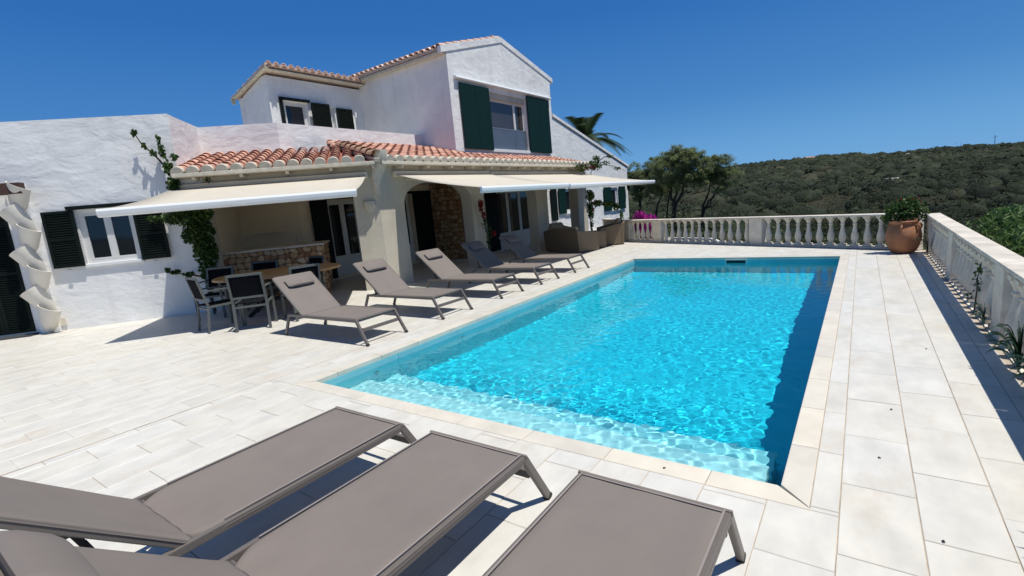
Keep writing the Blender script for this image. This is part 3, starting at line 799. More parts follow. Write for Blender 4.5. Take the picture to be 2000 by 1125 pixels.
# upper window with its folding board shutters and blind box
window(XTf, 15.86, 18.50, 3.98, 5.90, 2, .16, .05, glass='glass_room', leaf=.035, split=.74)
gd = vp(MB().box((15.90, -.075, 4.00), (17.6, -.063, 4.78), XTf).box((17.61, -.075, 4.00), (18.46, -.063, 4.78), XTf), 'glass_guard', M['glass_guard'])
MB().box((15.90, -.082, 4.781), (18.46, -.056, 4.81), XTf).build('rail', M['metal_grey'], gd)
MB().box((15.862, -.22, 5.902), (18.498, -.05, 6.118), XTf).build('blind_case', M['stucco_smooth'], villa)
shutter(XTf, 14.15, 15.86, 3.92, 6.20, .05, False, 'green', 2); shutter(XTf, 18.50, 20.30, 3.92, 6.24, .05, False, 'green', 2)
b = MB().box((15.7, -.12, 3.86), (18.7, .05, 3.979), XTf); vp(b, 'window_sill', M['white'], bevel=.01)
b = MB().tube([XTf(13.95, .09, 6.34), XTf(20.50, .09, 6.34)], .05, 14); bb = vp(b, 'blind_box', M['awning_bar'])
b = MB().box((13.95, .001, 6.29), (20.5, .04, 6.42), XTf); b.build('bracket', M['awning_bar'], bb)
# upper side windows
window(XSf, 10.28, 11.22, 4.6, 6.06, 1, .1, .09); window(XSf, 12.0, 12.35, 4.6, 6.02, 1, .1, .08)
shutter(XSf, 10.13, 10.26, 4.6, 6.14, .03, False, 'green_black'); shutter(XSf, 11.25, 12.02, 4.6, 6.06, .16, True, 'green_black', mid=False); shutter(XSf, 12.40, 13.12, 4.6, 6.0, .04, True, 'green_black', mid=False)
b = MB().box((10.15, .002, 6.07), (11.3, .09, 6.15), XSf); vp(b, 'shutter_rail', M['green_black'])

# stone cladding of irregular, separately set stones
def cladding(F, s0, s1, z0, z1, cell, parent, t0=0, seed=1):
    r = random.Random(seed)
    nx, nz = max(2, round((s1 - s0) / cell)), max(2, round((z1 - z0) / (cell * .85)))
    P = {}
    for j in range(nz + 1):
        for i in range(nx + 1):
            jx = 0 if i in (0, nx) else r.uniform(-.34, .34); jz = 0 if j in (0, nz) else r.uniform(-.34, .34)
            P[i, j] = (s0 + (s1 - s0) * (i + jx + (.25 if j % 2 and 0 < i < nx else 0)) / nx, z0 + (z1 - z0) * (j + jz) / nz)
    for j in range(nz):
        for i in range(nx):
            q = [P[i, j], P[i + 1, j], P[i + 1, j + 1], P[i, j + 1]]
            c = (sum(a for a, _ in q) / 4, sum(a for _, a in q) / 4)
            pts = []
            for k in range(4):
                a, d = q[k], q[(k + 1) % 4]
                pts.append((a[0] * .76 + c[0] * .24, a[1] * .76 + c[1] * .24))
                m_ = ((a[0] + d[0]) / 2, (a[1] + d[1]) / 2); k2 = r.uniform(.90, .97)
                pts.append((c[0] + (m_[0] - c[0]) * k2, c[1] + (m_[1] - c[1]) * k2))
            h = r.uniform(.018, .045)
            n = 8
            vs = [F(a, t0 + .001, b_) for a, b_ in pts] + [F(c[0] + (a - c[0]) * .96, t0 + h * .7, c[1] + (b_ - c[1]) * .96) for a, b_ in pts] + [F(c[0] + (a - c[0]) * .62, t0 + h, c[1] + (b_ - c[1]) * .62) for a, b_ in pts]
            b = MB(); b.add(vs, [(k, (k + 1) % n, n + (k + 1) % n, n + k) for k in range(n)] + [(n + k, n + (k + 1) % n, 2 * n + (k + 1) % n, 2 * n + k) for k in range(n)] + [tuple(range(2 * n, 3 * n))], True)
            b.build('stone', M['stone'], parent)
b = MB().box((XB + .01, .002, -.01), (XT - .002, .10, 2.79), YTf); sw = vp(b, 'stone_wall', M['mortar'])
cladding(YTf, XB + .01, XT - .01, 0, 2.78, .19, sw, .10, 3)
# the outdoor kitchen counter in the dining porch
cf, cs = -.363, -1.31
bar = thing('stone_counter', 'rubble stone bar counter under the left awning, behind the round table', 'counter', FL(-2.4, -1.2, 0))
cb = FL(-2.4, -1.2, 0); FC = lambda s, t, z: FL(s, t, z) - cb
MB().box((-3.62, cf - 1.55, 0), (cs - .05, cf - .05, 1.24), FC).build('body', M['mortar'], bar)
MB().box((-3.63, cf - 1.62, 1.24), (cs + .02, cf + .02, 1.285), FC).build('top', M['stone_trim'], bar, bevel=.01)
cladding(lambda s, t, z: FC(s, cf - .05 + t, z), -3.62, cs - .05, .0, 1.235, .15, bar, 0, 5)
cladding(lambda s, t, z: FC(cs - .05 + t, s, z), cf - 1.55, cf - .05, .0, 1.235, .15, bar, 0, 9)
tp = MB(); q = FC(-2.0, -1.1, 1.285); tp.tube([q, q + Vector((0, 0, .14)), q + Vector((.05, -.03, .19)), q + Vector((.14, -.08, .17)), q + Vector((.17, -.10, .12))], .012, 8).bar(q + Vector((-.02, 0, .05)), q + Vector((-.09, .04, .07)), .02, .02)
tap = tp.build('tap', M['metal_grey'], bar)

# ------------------------------------------------------------------ roofs
def barrel(r0, r1, L, th=.014, n=8, name='tile', m=None, lift=.022):
    b = MB(); vs = []
    for y, r, dz in ((0, r0, lift), (L, r1, 0)):
        for rr in (r, r - th):
            for k in range(n + 1):
                a = math.pi * k / n
                vs.append((rr * math.cos(a), y, dz + rr * math.sin(a) * .92))
    q = n + 1; fs = []
    for k in range(n):
        fs += [(k, k + 1, 2 * q + k + 1, 2 * q + k), (q + k + 1, q + k, 3 * q + k, 3 * q + k + 1), (k + 1, k, q + k, q + k + 1), (2 * q + k, 2 * q + k + 1, 3 * q + k + 1, 3 * q + k)]
    fs += [(0, 2 * q, 3 * q, q), (n, q + n, 3 * q + n, 2 * q + n)]
    b.add(vs, fs, True)
    return b
def basis(o, x, y):
    x = Vector(x).normalized(); y = Vector(y).normalized(); z = x.cross(y).normalized()
    m_ = Matrix((x, y, z)).transposed().to_4x4(); m_.translation = o
    return m_
def add_matrix(b, src, mtx):
    b.add([mtx @ Vector(v) for v in src.v], src.f, True)
tile_b = barrel(.118, .096, .40); tile_me = tile_b.mesh('tile', M['terracotta'])
def slope_roof(name, E, along, up, cols, rows_for, m_slope, d_lim, spacing, lo, hi, budget=300):
    """E(s, d) -> point on the roof; cols: s of each cover; rows_for(s): usable d"""
    base = MB(); n_per = 6
    ss = []
    s = lo
    while s < hi - 1e-6: ss.append(s); s += spacing / n_per
    ss.append(hi)
    vs = []; ds = [-.03, .6, 1.2, 1.8, 2.4, 3.0, 3.6, 4.0]
    keep = []
    for i, s in enumerate(ss):
        ph = (s - cols[0]) / spacing
        w = -.028 * (1 - math.cos(2 * math.pi * ph))
        for d in ds:
            dm = max(min(d, rows_for(s)), -.03)
            vs.append(E(s, dm) + Vector((0, 0, w + .01)))
    nd = len(ds)
    fs = [(i * nd + j, (i + 1) * nd + j, (i + 1) * nd + j + 1, i * nd + j + 1) for i in range(len(ss) - 1) for j in range(nd - 1)]
    base.add(vs, fs, True)
    roof = vp(base, name, M['terracotta_base'])
    places = []
    for c in cols:
        lim = rows_for(c); d = .04
        while d < lim - .12:
            places.append((c, d)); d += .315
    places.sort(key=lambda p: (E(*p) - Vector((0, 0, 1.8))).length)
    rest = MB()
    for i, (c, d) in enumerate(places):
        mt = basis(E(c, d) + Vector((0, 0, random.uniform(-.006, .006))), along + up * random.uniform(-.03, .03), up)
        if i < budget:
            o = link('tile', tile_me, roof); o.matrix_world = mt
        else: add_matrix(rest, tile_b, mt)
    if rest.v: tag(rest.build('tile', M['terracotta_j'], roof), kind='stuff')
    cap = MB(); n = 10; r = .124
    vs = [(r * math.cos(math.pi * k / n), y, r * .95 * math.sin(math.pi * k / n) + .02) for y in (-.05, .07) for k in range(n + 1)]
    vs += [(x, y, -.015) for y in (-.05, .07) for x in (r * .98, -r * .98)]
    q = n + 1
    cap.add(vs, [(k, k + 1, q + k + 1, q + k) for k in range(n)] + [tuple(range(q)) + (2 * q + 1, 2 * q), tuple(range(q, 2 * q)) + (2 * q + 3, 2 * q + 2)], False)
    cme = cap.mesh('eave_end', M['eave_lime'])
    for c in cols:
        o = link('eave_end', cme, roof); o.matrix_world = basis(E(c, .0), along, up)
    return roof
sl, sr, DE, ZE = .255, .262, 2.37, 3.115
EL_ = lambda s, d: FL(s, .35 - d, ZE + sl * d)
ER_ = lambda s, d: Vector((XF + .32 - d, s, ZE + sr * d))
SP = .29
colsL = [S_END + .10 + SP * k for k in range(15)]
colsL = [c for c in colsL if c < .10]
slope_roof('porch_roof', EL_, UU, (-NN + Vector((0, 0, sl))).normalized(), colsL, lambda s: min(DE, (.234 - s) / .36), sl, DE, SP, S_END, .22)
SR = .32
colsR = [8.40 + SR * k for k in range(35)]
def rowsR(y):
    hipd = (y - 8.03) / .358
    return max(0, min(hipd, 3.92 if y < YT - .02 else 2.0))
slope_roof('porch_roof', ER_, Vector((0, 1, 0)), Vector((-1, 0, sr)).normalized(), colsR, rowsR, sr, 3.9, SR, 8.05, 19.42)
# hip tiles
hipr = MB(); p0, p1 = Vector((XF + .36, 8.02, ZE + .05)), Vector((XF + .32 - 2.45, 8.03 + .358 * 2.45, ZE + .262 * 2.45 + .05))
hd = (p1 - p0).normalized(); hx = hd.cross(Vector((0, 0, 1))).normalized()
hipb = barrel(.135, .105, .46, lift=.03); hipm = hipb.mesh('hip_tile', M['terracotta_old'])
hipp = vp(MB().bar(p0 - Vector((0, 0, .05)), p1 - Vector((0, 0, .05)), .12, .08), 'hip', M['eave_lime'])
for k in range(7):
    o = link('hip_tile', hipm, hipp); o.matrix_world = basis(p0 + hd * (.06 + .38 * k) + Vector((0, 0, .03)), hx, hd)
# eave boards, mouldings and rafter tails
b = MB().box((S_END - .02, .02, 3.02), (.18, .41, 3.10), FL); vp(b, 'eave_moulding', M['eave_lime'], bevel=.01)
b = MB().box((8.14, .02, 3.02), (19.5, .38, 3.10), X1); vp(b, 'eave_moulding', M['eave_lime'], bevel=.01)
for k in range(5):
    b = MB().box((-3.7 + .95 * k, .002, 2.95), (-3.63 + .95 * k, .34, 3.018), FL); vp(b, 'rafter_tail', M['eave_lime'], bevel=.01)
for k in range(12):
    b = MB().box((8.8 + .93 * k, .002, 2.95), (8.87 + .93 * k, .32, 3.018), X1); vp(b, 'rafter_tail', M['eave_lime'], bevel=.01)
# tower roof
def big_roof(name, E, s0, s1, D, up, along, spacing, th=.09, ends=True, verge=None):
    b = MB(); b.hexa([E(s0, 0), E(s1, 0), E(s1, D), E(s0, D)] + [E(s0, 0) + Vector((0, 0, th)), E(s1, 0) + Vector((0, 0, th)), E(s1, D) + Vector((0, 0, th)), E(s0, D) + Vector((0, 0, th))])
    r = vp(b, name, M['roof_edge'])
    t = MB(); c = s0 + spacing * .5
    long = barrel(.10, .085, .52, lift=.018, n=6)
    k = 0
    while c < s1 - .02:
        d = -.05
        while d < D - .2:
            add_matrix(t, long, basis(E(c, d) + Vector((0, 0, th)), along, up)); d += .42
        c += spacing; k += 1
    tag(t.build('tile', M['tile_pale'], r), kind='stuff')
    return r
zR, zE = 8.16, 7.16
upL = Vector((0, 17.04 - 13.42, zR - zE)); lenL = upL.length; upL.normalize()
big_roof('tower_roof', lambda s, d: Vector((-s, 13.42, zE)) + upL * d, -XT + .13, 19.6, lenL, upL, Vector((-1, 0, 0)) * -1, .27)
upR = Vector((0, 17.06 - 20.92, zR - zE)); lenR = upR.length; upR.normalize()
big_roof('tower_roof', lambda s, d: Vector((-s, 20.92, zE)) + upR * d, -XT + .13, 19.6, lenR, upR, Vector((-1, 0, 0)), .27)
b = MB().box((-19.5, 13.46, 7.06), (XT, 13.695, 7.15)); vp(b, 'eave_moulding', M['eave_lime'])
b = MB().box((-19.5, 20.67, 7.06), (XT, 20.90, 7.15)); vp(b, 'eave_moulding', M['stucco'])
vb = barrel(.085, .07, .46, lift=.02); vme = vb.mesh('verge_tile', M['tile_pale'])
vg = vp(MB().hexa([Vector((XT - .12, 13.42, zE - .09)), Vector((XT + .03, 13.42, zE - .09)), Vector((XT + .03, 17.04, zR - .07)), Vector((XT - .12, 17.04, zR - .07)),
                   Vector((XT - .12, 13.42, zE + .13)), Vector((XT + .03, 13.42, zE + .13)), Vector((XT + .03, 17.04, zR + .13)), Vector((XT - .12, 17.04, zR + .13))]), 'verge', M['stucco'])
for k in range(9):
    o = link('verge_tile', vme, vg); o.matrix_world = basis(Vector((XT - .10, 13.44, zE + .13)) + upL * (.41 * k), Vector((1, 0, 0)), upL)
vg = vp(MB().hexa([Vector((XT - .12, 20.92, zE - .05)), Vector((XT + .03, 20.92, zE - .05)), Vector((XT + .03, 17.042, zR - .06)), Vector((XT - .12, 17.042, zR - .06)),
                   Vector((XT - .12, 20.92, zE + .12)), Vector((XT + .03, 20.92, zE + .12)), Vector((XT + .03, 17.042, zR + .13)), Vector((XT - .12, 17.042, zR + .13))]), 'verge', M['stucco'])
# side block roof: falls away from the pool
upS = Vector((1, 0, .255)).normalized()
big_roof('side_roof', lambda s, d: Vector((-18.5, s, 6.40)) + upS * d, 9.62, YT, (18.5 + XS + .38) / upS.x, upS, Vector((0, -1, 0)), .27, .07)
ev = MB(); sv = barrel(.10, .095, .30, lift=.0, n=7)
for k in range(15):
    add_matrix(ev, sv, basis(Vector((XS + .46, 9.74 + .27 * k, 7.02)), Vector((0, 1, 0)), Vector((-1, 0, -.12)).normalized()))
tag(vp(ev, 'eave_tile', M['tile_pale']), kind='stuff')
b = MB().box((XS + .002, 9.72, 6.92), (XS + .34, YT - .01, 6.96)); vp(b, 'eave_moulding', M['eave_lime'], bevel=.02)
b = MB().hexa([Vector((-18.55, 9.60, 6.38)), Vector((XS + .40, 9.60, 6.95)), Vector((XS + .40, 9.74, 6.95)), Vector((-18.55, 9.74, 6.38)), Vector((-18.55, 9.60, 6.43)), Vector((XS + .40, 9.60, 7.0)), Vector((XS + .40, 9.74, 7.0)), Vector((-18.55, 9.74, 6.43))])
b.box((-18.55, 9.62, 6.24), (-18.44, 9.72, 6.375)); vp(b, 'verge', M['eave_lime'])
# lean-to wing roof
upN = Vector((0, 20.66 - 29.6, 5.60 - 3.34)); lenN = upN.length; upN.normalize()
big_roof('wing_roof', lambda s, d: Vector((-s, 29.6, 3.34)) + upN * d, -XT + .06, 19.6, lenN, upN, Vector((-1, 0, 0)), .27)
b = MB().hexa([Vector((XT - .10, 29.6, 3.37)), Vector((XT + .05, 29.6, 3.37)), Vector((XT + .05, 20.67, 5.60)), Vector((XT - .10, 20.67, 5.60)), Vector((XT - .10, 29.6, 3.50)), Vector((XT + .05, 29.6, 3.50)), Vector((XT + .05, 20.67, 5.73)), Vector((XT - .10, 20.67, 5.73))])
vp(b, 'verge', M['stucco'])
# chimney-less ridge: two aerials and a tuft of weeds
t = thing('aerial', 'thin metal aerials standing on the tower roof, against the sky', 'aerial', (-12.5, 19.4, 7.5))
MB().tube([(0, 0, -.1), (.05, .0, .95)], .02, 6).tube([(.0, .45, -.2), (.04, .48, .85)], .02, 6).build('mast', M['metal_grey'], t)
MB().tube([(0, -.25, .7), (.05, .28, .72)], .012, 5).tube([(0, .2, .6), (.0, .7, .62)], .012, 5).tube([(0, -.18, .5), (.0, .2, .5)], .012, 5).build('crossbar', M['metal_grey'], t)
t = thing('roof_weed', 'dry weeds growing on the right slope of the tower roof', 'weeds', (-12.3, 19.7, 7.5))
link('foliage', leaf_mesh('foliage', cloud([(0, 0, .15, .35, .8, .22, 260)]), .16, M['scrub'], .16, up=.6), t)

# ------------------------------------------------------------------ plaster lamp on the corner pillar, wall lantern
t = thing('wall_light', 'half-round plaster uplighter on the corner pillar between two awnings', 'wall light', FL(-.07, .0, 1.93))
Fw = lambda s, a, z: NN * a + UU * s + Vector((0, 0, z))
vs = [Fw(.16 * math.cos(math.pi * k / 12) * w, .11 * math.sin(math.pi * k / 12) * w + .001, z) for w, z in ((.55, 0), (1, .12), (1, .24), (.93, .26)) for k in range(13)]
b = MB(); b.add(vs, [(j * 13 + k, j * 13 + k + 1, (j + 1) * 13 + k + 1, (j + 1) * 13 + k) for j in range(3) for k in range(12)] + [tuple(range(13)), tuple(range(39, 52))], True)
b.build('shade', M['stucco_smooth'], t)
t = thing('wall_lantern', 'small dark lantern on the white corner of the far wing', 'lantern', (XT + .002, 28.95, 2.15))
MB().bar((0, 0, .28), (.22, 0, .28), .03, .03).bar((.2, 0, .28), (.2, 0, .2), .02, .02).build('bracket', M['green_black'], t)
MB().lathe([(.02, .2), (.12, .14), (.10, .12), (.075, -.12), (.05, -.16), (.02, -.2)], (.2, 0, 0), 6).build('lamp_body', M['green_black'], t)

# ------------------------------------------------------------------ awnings
def awning(F, s0, s1, sf0, sf1, tb, zb, tf, zf, label, arms=2):
    org = F((s0 + s1) / 2, tb, zb)
    t = thing('awning', label, 'awning', org, group='retractable canvas awnings')
    G = lambda s, u, z: F(s, u, z) - org
    b = MB(); n = 12; vs = []
    for k in range(n + 1):
        f = k / n; u = tb + (tf - tb) * f; z = zb + (zf - zb) * f - .045 * math.sin(math.pi * f)
        a, c = s0 + (sf0 - s0) * f, s1 + (sf1 - s1) * f
        for j in range(7): vs.append(G(a + (c - a) * j / 6, u, z))
    b.add(vs, [(i * 7 + j, i * 7 + j + 1, (i + 1) * 7 + j + 1, (i + 1) * 7 + j) for i in range(n) for j in range(6)], True)
    o = b.build('canopy', M['awning'], t)
    so = o.modifiers.new('thickness', 'SOLIDIFY'); so.thickness = .004
    ns_ = max(2, round((s1 - s0) / 1.2))
    for q_ in range(1, ns_):
        w_ = MB(); vs = []
        for k in range(n + 1):
            f = k / n; u = tb + (tf - tb) * f; z = zb + (zf - zb) * f - .045 * math.sin(math.pi * f)
            a, c = s0 + (sf0 - s0) * f, s1 + (sf1 - s1) * f; x = a + (c - a) * q_ / ns_
            vs += [G(x - .011, u, z + .003), G(x + .011, u, z + .003)]
        w_.add(vs, [(2 * k, 2 * k + 1, 2 * k + 3, 2 * k + 2) for k in range(n)], True); w_.build('seam', M['awning_seam'], o)
    pr = [(0, .015), (.05, .02), (.075, -.02), (.07, -.075), (.05, -.115), (.0, -.125)]
    vs = [G(s, tf + x, zf + z) for s in (sf0 - .01, sf1 + .01) for x, z in pr]; m_ = len(pr)
    b = MB(); b.add(vs, [(k, (k + 1) % m_, m_ + (k + 1) % m_, m_ + k) for k in range(m_)] + [tuple(range(m_)), tuple(range(m_, 2 * m_))])
    b.build('front_bar', M['awning_bar'], t, bevel=.008)
    b = MB().box((s0 - .04, .002, zb - .06), (s1 + .04, tb + .03, zb + .09), F); b.v = [tuple(Vector(v) - org) for v in b.v]
    b.build('housing', M['inner'], t, bevel=.02)
    for a, dr in ((s0 + .35, 1), (s1 - .35, -1)):
        e = a + dr * 1.15
        P0, P1, P2 = G(a, tb, zb - .10), G(e, (tb + tf) / 2 - .25, (zb + zf) / 2 - .13), G(a + dr * .35, tf, zf - .06)
        MB().bar(P0, P1, .05, .075).bar(P1, P2, .045, .065).tube([P1 - Vector((0, 0, .05)), P1 + Vector((0, 0, .05))], .04, 10).build('arm', M['awning'], t)
    return t
awning(FL, -4.20, -.06, -4.37, -.26, .10, 2.80, 2.93, 2.33, 'cream awning stretched out over the dining table, nearest of the three')
awning(X1, 8.75, 12.60, 8.32, 12.16, .10, 2.80, 3.10, 2.21, 'cream awning over the loungers in the middle, its folding arm seen below')
awning(X1, 12.75, 19.3, 12.24, 19.1, .10, 2.78, 3.10, 2.19, 'long cream awning over the wicker seats, reaching past the far wing')

# ------------------------------------------------------------------ brown pergola beam and the cascade of white roof tiles at the near end
b = MB().bar(FL(-9.6, .30, 3.03), FL(-6.74, .30, 3.03), .16, .22); tag(b.build('pergola_beam', M['beam'], None, bevel=.006), 'brown timber beam end jutting out above the black garden door', 'beam')
t = thing('downspout', 'zigzag stack of white half-round tiles on the wall beside the black door', 'downspout', FL(-6.98, .02, 0))
o0 = FL(-6.98, .02, 0)
def spout_tile(z, side, h=.60, r=.20):
    """a half-pipe leaning along the wall, hollow side out"""
    b = MB(); n = 10; vs = []
    d = (UU * (.36 * side) + Vector((0, 0, .92)) + NN * .28).normalized()
    across = (UU * .86 - Vector((0, 0, .50)) * side).normalized()
    out = NN
    base = Vector((0, 0, z)) + NN * .05 - UU * (.085 * side - .03)
    for f, rr in ((0, r * .35), (h * .35, r * .80), (h, r * 1.05)):
        for q in (rr, rr - .02):
            for k in range(n + 1):
                a = math.pi * (k / n)
                vs.append(base + d * f + across * (q * math.cos(a)) + out * (q * math.sin(a)))
    q = n + 1; fs = []
    for L_ in range(2):
        o_ = 2 * q * L_
        for k in range(n):
            fs += [(o_ + k, o_ + k + 1, o_ + 2 * q + k + 1, o_ + 2 * q + k), (o_ + q + k + 1, o_ + q + k, o_ + 3 * q + k, o_ + 3 * q + k + 1)]
        fs += [(o_, o_ + 2 * q, o_ + 3 * q, o_ + q), (o_ + n, o_ + q + n, o_ + 3 * q + n, o_ + 2 * q + n)]
    for k in range(n): fs += [(k + 1, k, q + k, q + k + 1), (4 * q + k, 4 * q + k + 1, 5 * q + k + 1, 5 * q + k)]
    b.add(vs, fs, True); return b.build('spout_tile', M['spout'], t)
for i, (z, sd) in enumerate(((.02, 1), (.42, -1), (.86, 1), (1.26, -1), (1.70, 1), (2.10, -1), (2.55, 1))): spout_tile(z, sd)
MB().box((-.20, -.015, 0), (.14, .06, 3.1), lambda s, a, z: UU * s + NN * a + Vector((0, 0, z))).build('backing', M['stucco'], t)

# ------------------------------------------------------------------ sun loungers
def make_lounger():
    t = thing('sun_lounger', 'x', 'sun lounger', group='taupe sun loungers round the pool')
    hy, zt = .362, .372
    b = MB()
    for s in (-1, 1): b.bar((-1.90, s * hy, zt - .022), (-.19, s * hy, zt - .022), .03, .045)
    b.bar((-.205, -hy + .016, zt - .022), (-.205, hy - .016, zt - .022), .03, .045)
    b.bar((-1.50, -hy + .016, zt - .03), (-1.50, hy - .016, zt - .03), .025, .03)
    b.bar((-1.885, -hy + .016, zt - .03), (-1.885, hy - .016, zt - .03), .03, .035)
    b.build('frame', M['frame_taupe'], t, bevel=.006)
    MB().bar((-.115, -.34, .215), (-.115, .34, .215), .028, .05).build('crossbar', M['frame_taupe'], t, bevel=.006)
    for x0, x1 in ((-.195, 0), (-1.895, -2.06)):
        for s in (-1, 1):
            l = MB().bar((x0, s * (hy + .001), zt - .012), (x1, s * (hy + .012), .022), .034, .048, up=(1, 0, 0)).build('leg', M['frame_taupe'], t, bevel=.008)
            MB().bar((x1 - (x0 - x1) * .0, s * (hy + .012), .024), (x1 + (x1 - x0) * .06, s * (hy + .012), .0), .040, .052, up=(1, 0, 0)).build('foot_cap', M['rubber'], l, bevel=.006)
    # seat sling: stretched, a little hollow along the middle, rolled over the rails
    b = MB(); nx_, ny_ = 40, 18; vs = []
    xa, xb = -1.535, -.185
    wr = lambda x, y: .0016 * math.sin(x * 19 + 3 * math.sin(y * 7)) * math.cos(y * 5) + .0022 * math.exp(-((x + 1.5) / .12) ** 2) * math.sin(y * 38 + x * 20)
    for i in range(nx_ + 1):
        f = i / nx_; x = xa + (xb - xa) * f
        drop = .012 * (1 - f) ** 8
        for j in range(ny_ + 1):
            g = j / ny_ * 2 - 1
            z = zt + .006 + wr(x, g * .36) - .016 * (1 - g * g) * math.sin(math.pi * min(1, f + .12)) - (.02 if abs(g) > .99 else 0) - drop
            w = hy + .018
            wn_ = w - .10 * max(0, 1 - f * 9) ** 1.3
            vs.append((x, g * wn_, z))
    b.add(vs, [(i * (ny_ + 1) + j, (i + 1) * (ny_ + 1) + j, (i + 1) * (ny_ + 1) + j + 1, i * (ny_ + 1) + j + 1) for i in range(nx_) for j in range(ny_)], True)
    o = b.build('seat', M['sling'], t); md = o.modifiers.new('thickness', 'SOLIDIFY'); md.thickness = .004
    q_ = MB()
    for s in (-1, 1): q_.bar((-1.36, s * (hy - .012), zt + .011), (-.20, s * (hy - .012), zt + .011), .009, .004)
    q_.bar((-.215, -hy + .02, zt + .011), (-.215, hy - .02, zt + .011), .009, .004)
    tag(q_.build('hem', M['hem'], o), kind='stuff')
    MB().bar((-.188, -hy - .02, zt - .003), (-.188, hy + .02, zt - .003), .018, .022).build('seam', M['sling'], o, bevel=.006)
    # backrest
    P, Q = Vector((-1.53, 0, zt + .004)), Vector((-2.21, 0, .955))
    d = (Q - P).normalized(); nrm = Vector((-d.z, 0, d.x)) * -1
    if nrm.z < 0: nrm = -nrm
    b = MB()
    for s in (-1, 1): b.bar(P + Vector((0, s * (hy - .012), 0)) - nrm * .022, Q + Vector((0, s * (hy - .012), 0)) - nrm * .022, .028, .04)
    b.bar(Q + Vector((0, -hy + .01, 0)) - nrm * .022, Q + Vector((0, hy - .01, 0)) - nrm * .022, .03, .035)
    b.build('backrest_frame', M['frame_taupe'], t, bevel=.006)
    b = MB(); vs = []
    Ls = (Q - P).length
    for i in range(nx_ + 1):
        f = i / nx_
        for j in range(ny_ + 1):
            g = j / ny_ * 2 - 1
            h = .004 + wr(-1.5 - .66 * f, g * .36) * .6 - .014 * (1 - g * g) * math.sin(math.pi * min(1, f + .06)) - (.018 if abs(g) > .99 else 0)
            vs.append(P + d * (-.03 + (Ls + .04) * f) + nrm * h + Vector((0, g * (hy + .006), 0)))
    b.add(vs, [(i * (ny_ + 1) + j, (i + 1) * (ny_ + 1) + j, (i + 1) * (ny_ + 1) + j + 1, i * (ny_ + 1) + j + 1) for i in range(nx_) for j in range(ny_)], True)
    o = b.build('backrest', M['sling'], t); md = o.modifiers.new('thickness', 'SOLIDIFY'); md.thickness = .004
    b = MB()
    for s in (-1, 1):
        b.bar(P + d * .46 + Vector((0, s * .25, 0)) - nrm * .04, (-1.78, s * .25, zt - .06), .022, .022)
    b.bar((-1.78, -.26, zt - .06), (-1.78, .26, zt - .06), .022, .022)
    b.build('support_bar', M['rubber'], t, bevel=.004)
    # pillow
    b = MB(); vs = []; c = P + d * (Ls - .20) + nrm * .018; m1, m2 = 10, 12
    for i in range(m1 + 1):
        th = 2 * math.pi * i / m1
        for j in range(m2 + 1):
            g = (j / m2 * 2 - 1)
            e = (1 - abs(g) ** 6) ** .5 * .85 + .15 * (1 - abs(g) ** 3)
            cc, ss_ = math.cos(th), math.sin(th)
            u = math.copysign(abs(cc) ** .6, cc) * .098 * (.8 + .2 * e); v = math.copysign(abs(ss_) ** .8, ss_) * .034 * e
            vs.append(c + d * u + nrm * (v + .022) + Vector((0, g * .245, 0)))
    b.add(vs, [(i * (m2 + 1) + j, (i + 1) * (m2 + 1) + j, (i + 1) * (m2 + 1) + j + 1, i * (m2 + 1) + j + 1) for i in range(m1) for j in range(m2)], True)
    pl = b.build('pillow', M['sling'], t)
    MB().bar(c + d * .07 + nrm * .012 + Vector((0, -.20, 0)), c + d * .07 + nrm * .012 + Vector((0, .20, 0)), .05, .006).build('strap', M['rubber'], pl)
    return t
L0 = make_lounger()
def place(o, x, y, rz, label):
    o.location = (x, y, 0); o.rotation_euler = (0, 0, rz); o['label'] = label
labs = ['taupe sun lounger between the dining table and the pool edge, its long shadow beside it', 'taupe sun lounger before the sunlit foot of the corner pillar', 'taupe sun lounger in the middle of the five, its raised back in full sun',
        'sun lounger with its back in shade before the red bougainvillea pillar', 'sun lounger next to the wicker sofa, farthest along the pool']
for k, (y, a) in enumerate(((4.645, .6), (6.225, -.3), (7.90, .5), (9.40, -.4), (10.98, .3))):
    o = L0 if k == 0 else copy_tree(L0)
    place(o, -5.71, y, R_(a), labs[k])
for k, (x, y, lb) in enumerate(((-2.93, 2.29, 'close sun lounger at the shallow end whose raised back is cut off by the frame'), (-1.915, 2.30, 'close sun lounger in the middle of three at the shallow end'),
                             (-.815, 2.29, 'close sun lounger nearest the right corner of the pool, only its foot half showing'))):
    o = copy_tree(L0); place(o, x, y, R_(90), lb)

# ------------------------------------------------------------------ dining set
tc = FL(-2.1, 1.38, 0)
t = thing('dining_table', 'round teak table with dark crossed legs before the stone counter', 'table', tc, math.atan2(UU.y, UU.x))
b = MB(); n = 48
for k in range(5):
    pass
prof = [(.90, .805), (1.0, .815), (1.0, .845), (.985, .86), (0.0, .86)]
vs = [(r * 1.25 * math.cos(2 * math.pi * k / n), r * 1.0 * math.sin(2 * math.pi * k / n), z) for r, z in prof[:-1] for k in range(n)]
b.add(vs, [(j * n + k, j * n + (k + 1) % n, (j + 1) * n + (k + 1) % n, (j + 1) * n + k) for j in range(3) for k in range(n)] + [tuple(range(n))[::-1], tuple(range(3 * n, 4 * n))], False)
b.build('tabletop', M['wood'], t)
for a in (25, 155, 205, 335):
    c, s_ = math.cos(R_(a)), math.sin(R_(a))
    MB().bar((-.35 * c, -.3 * s_, .80), (.72 * c, .62 * s_, .0), .07, .07).build('leg', M['rubber'], t, bevel=.006)
MB().bar((-.5, 0, .3), (.5, 0, .3), .06, .06).build('stretcher', M['rubber'], t)
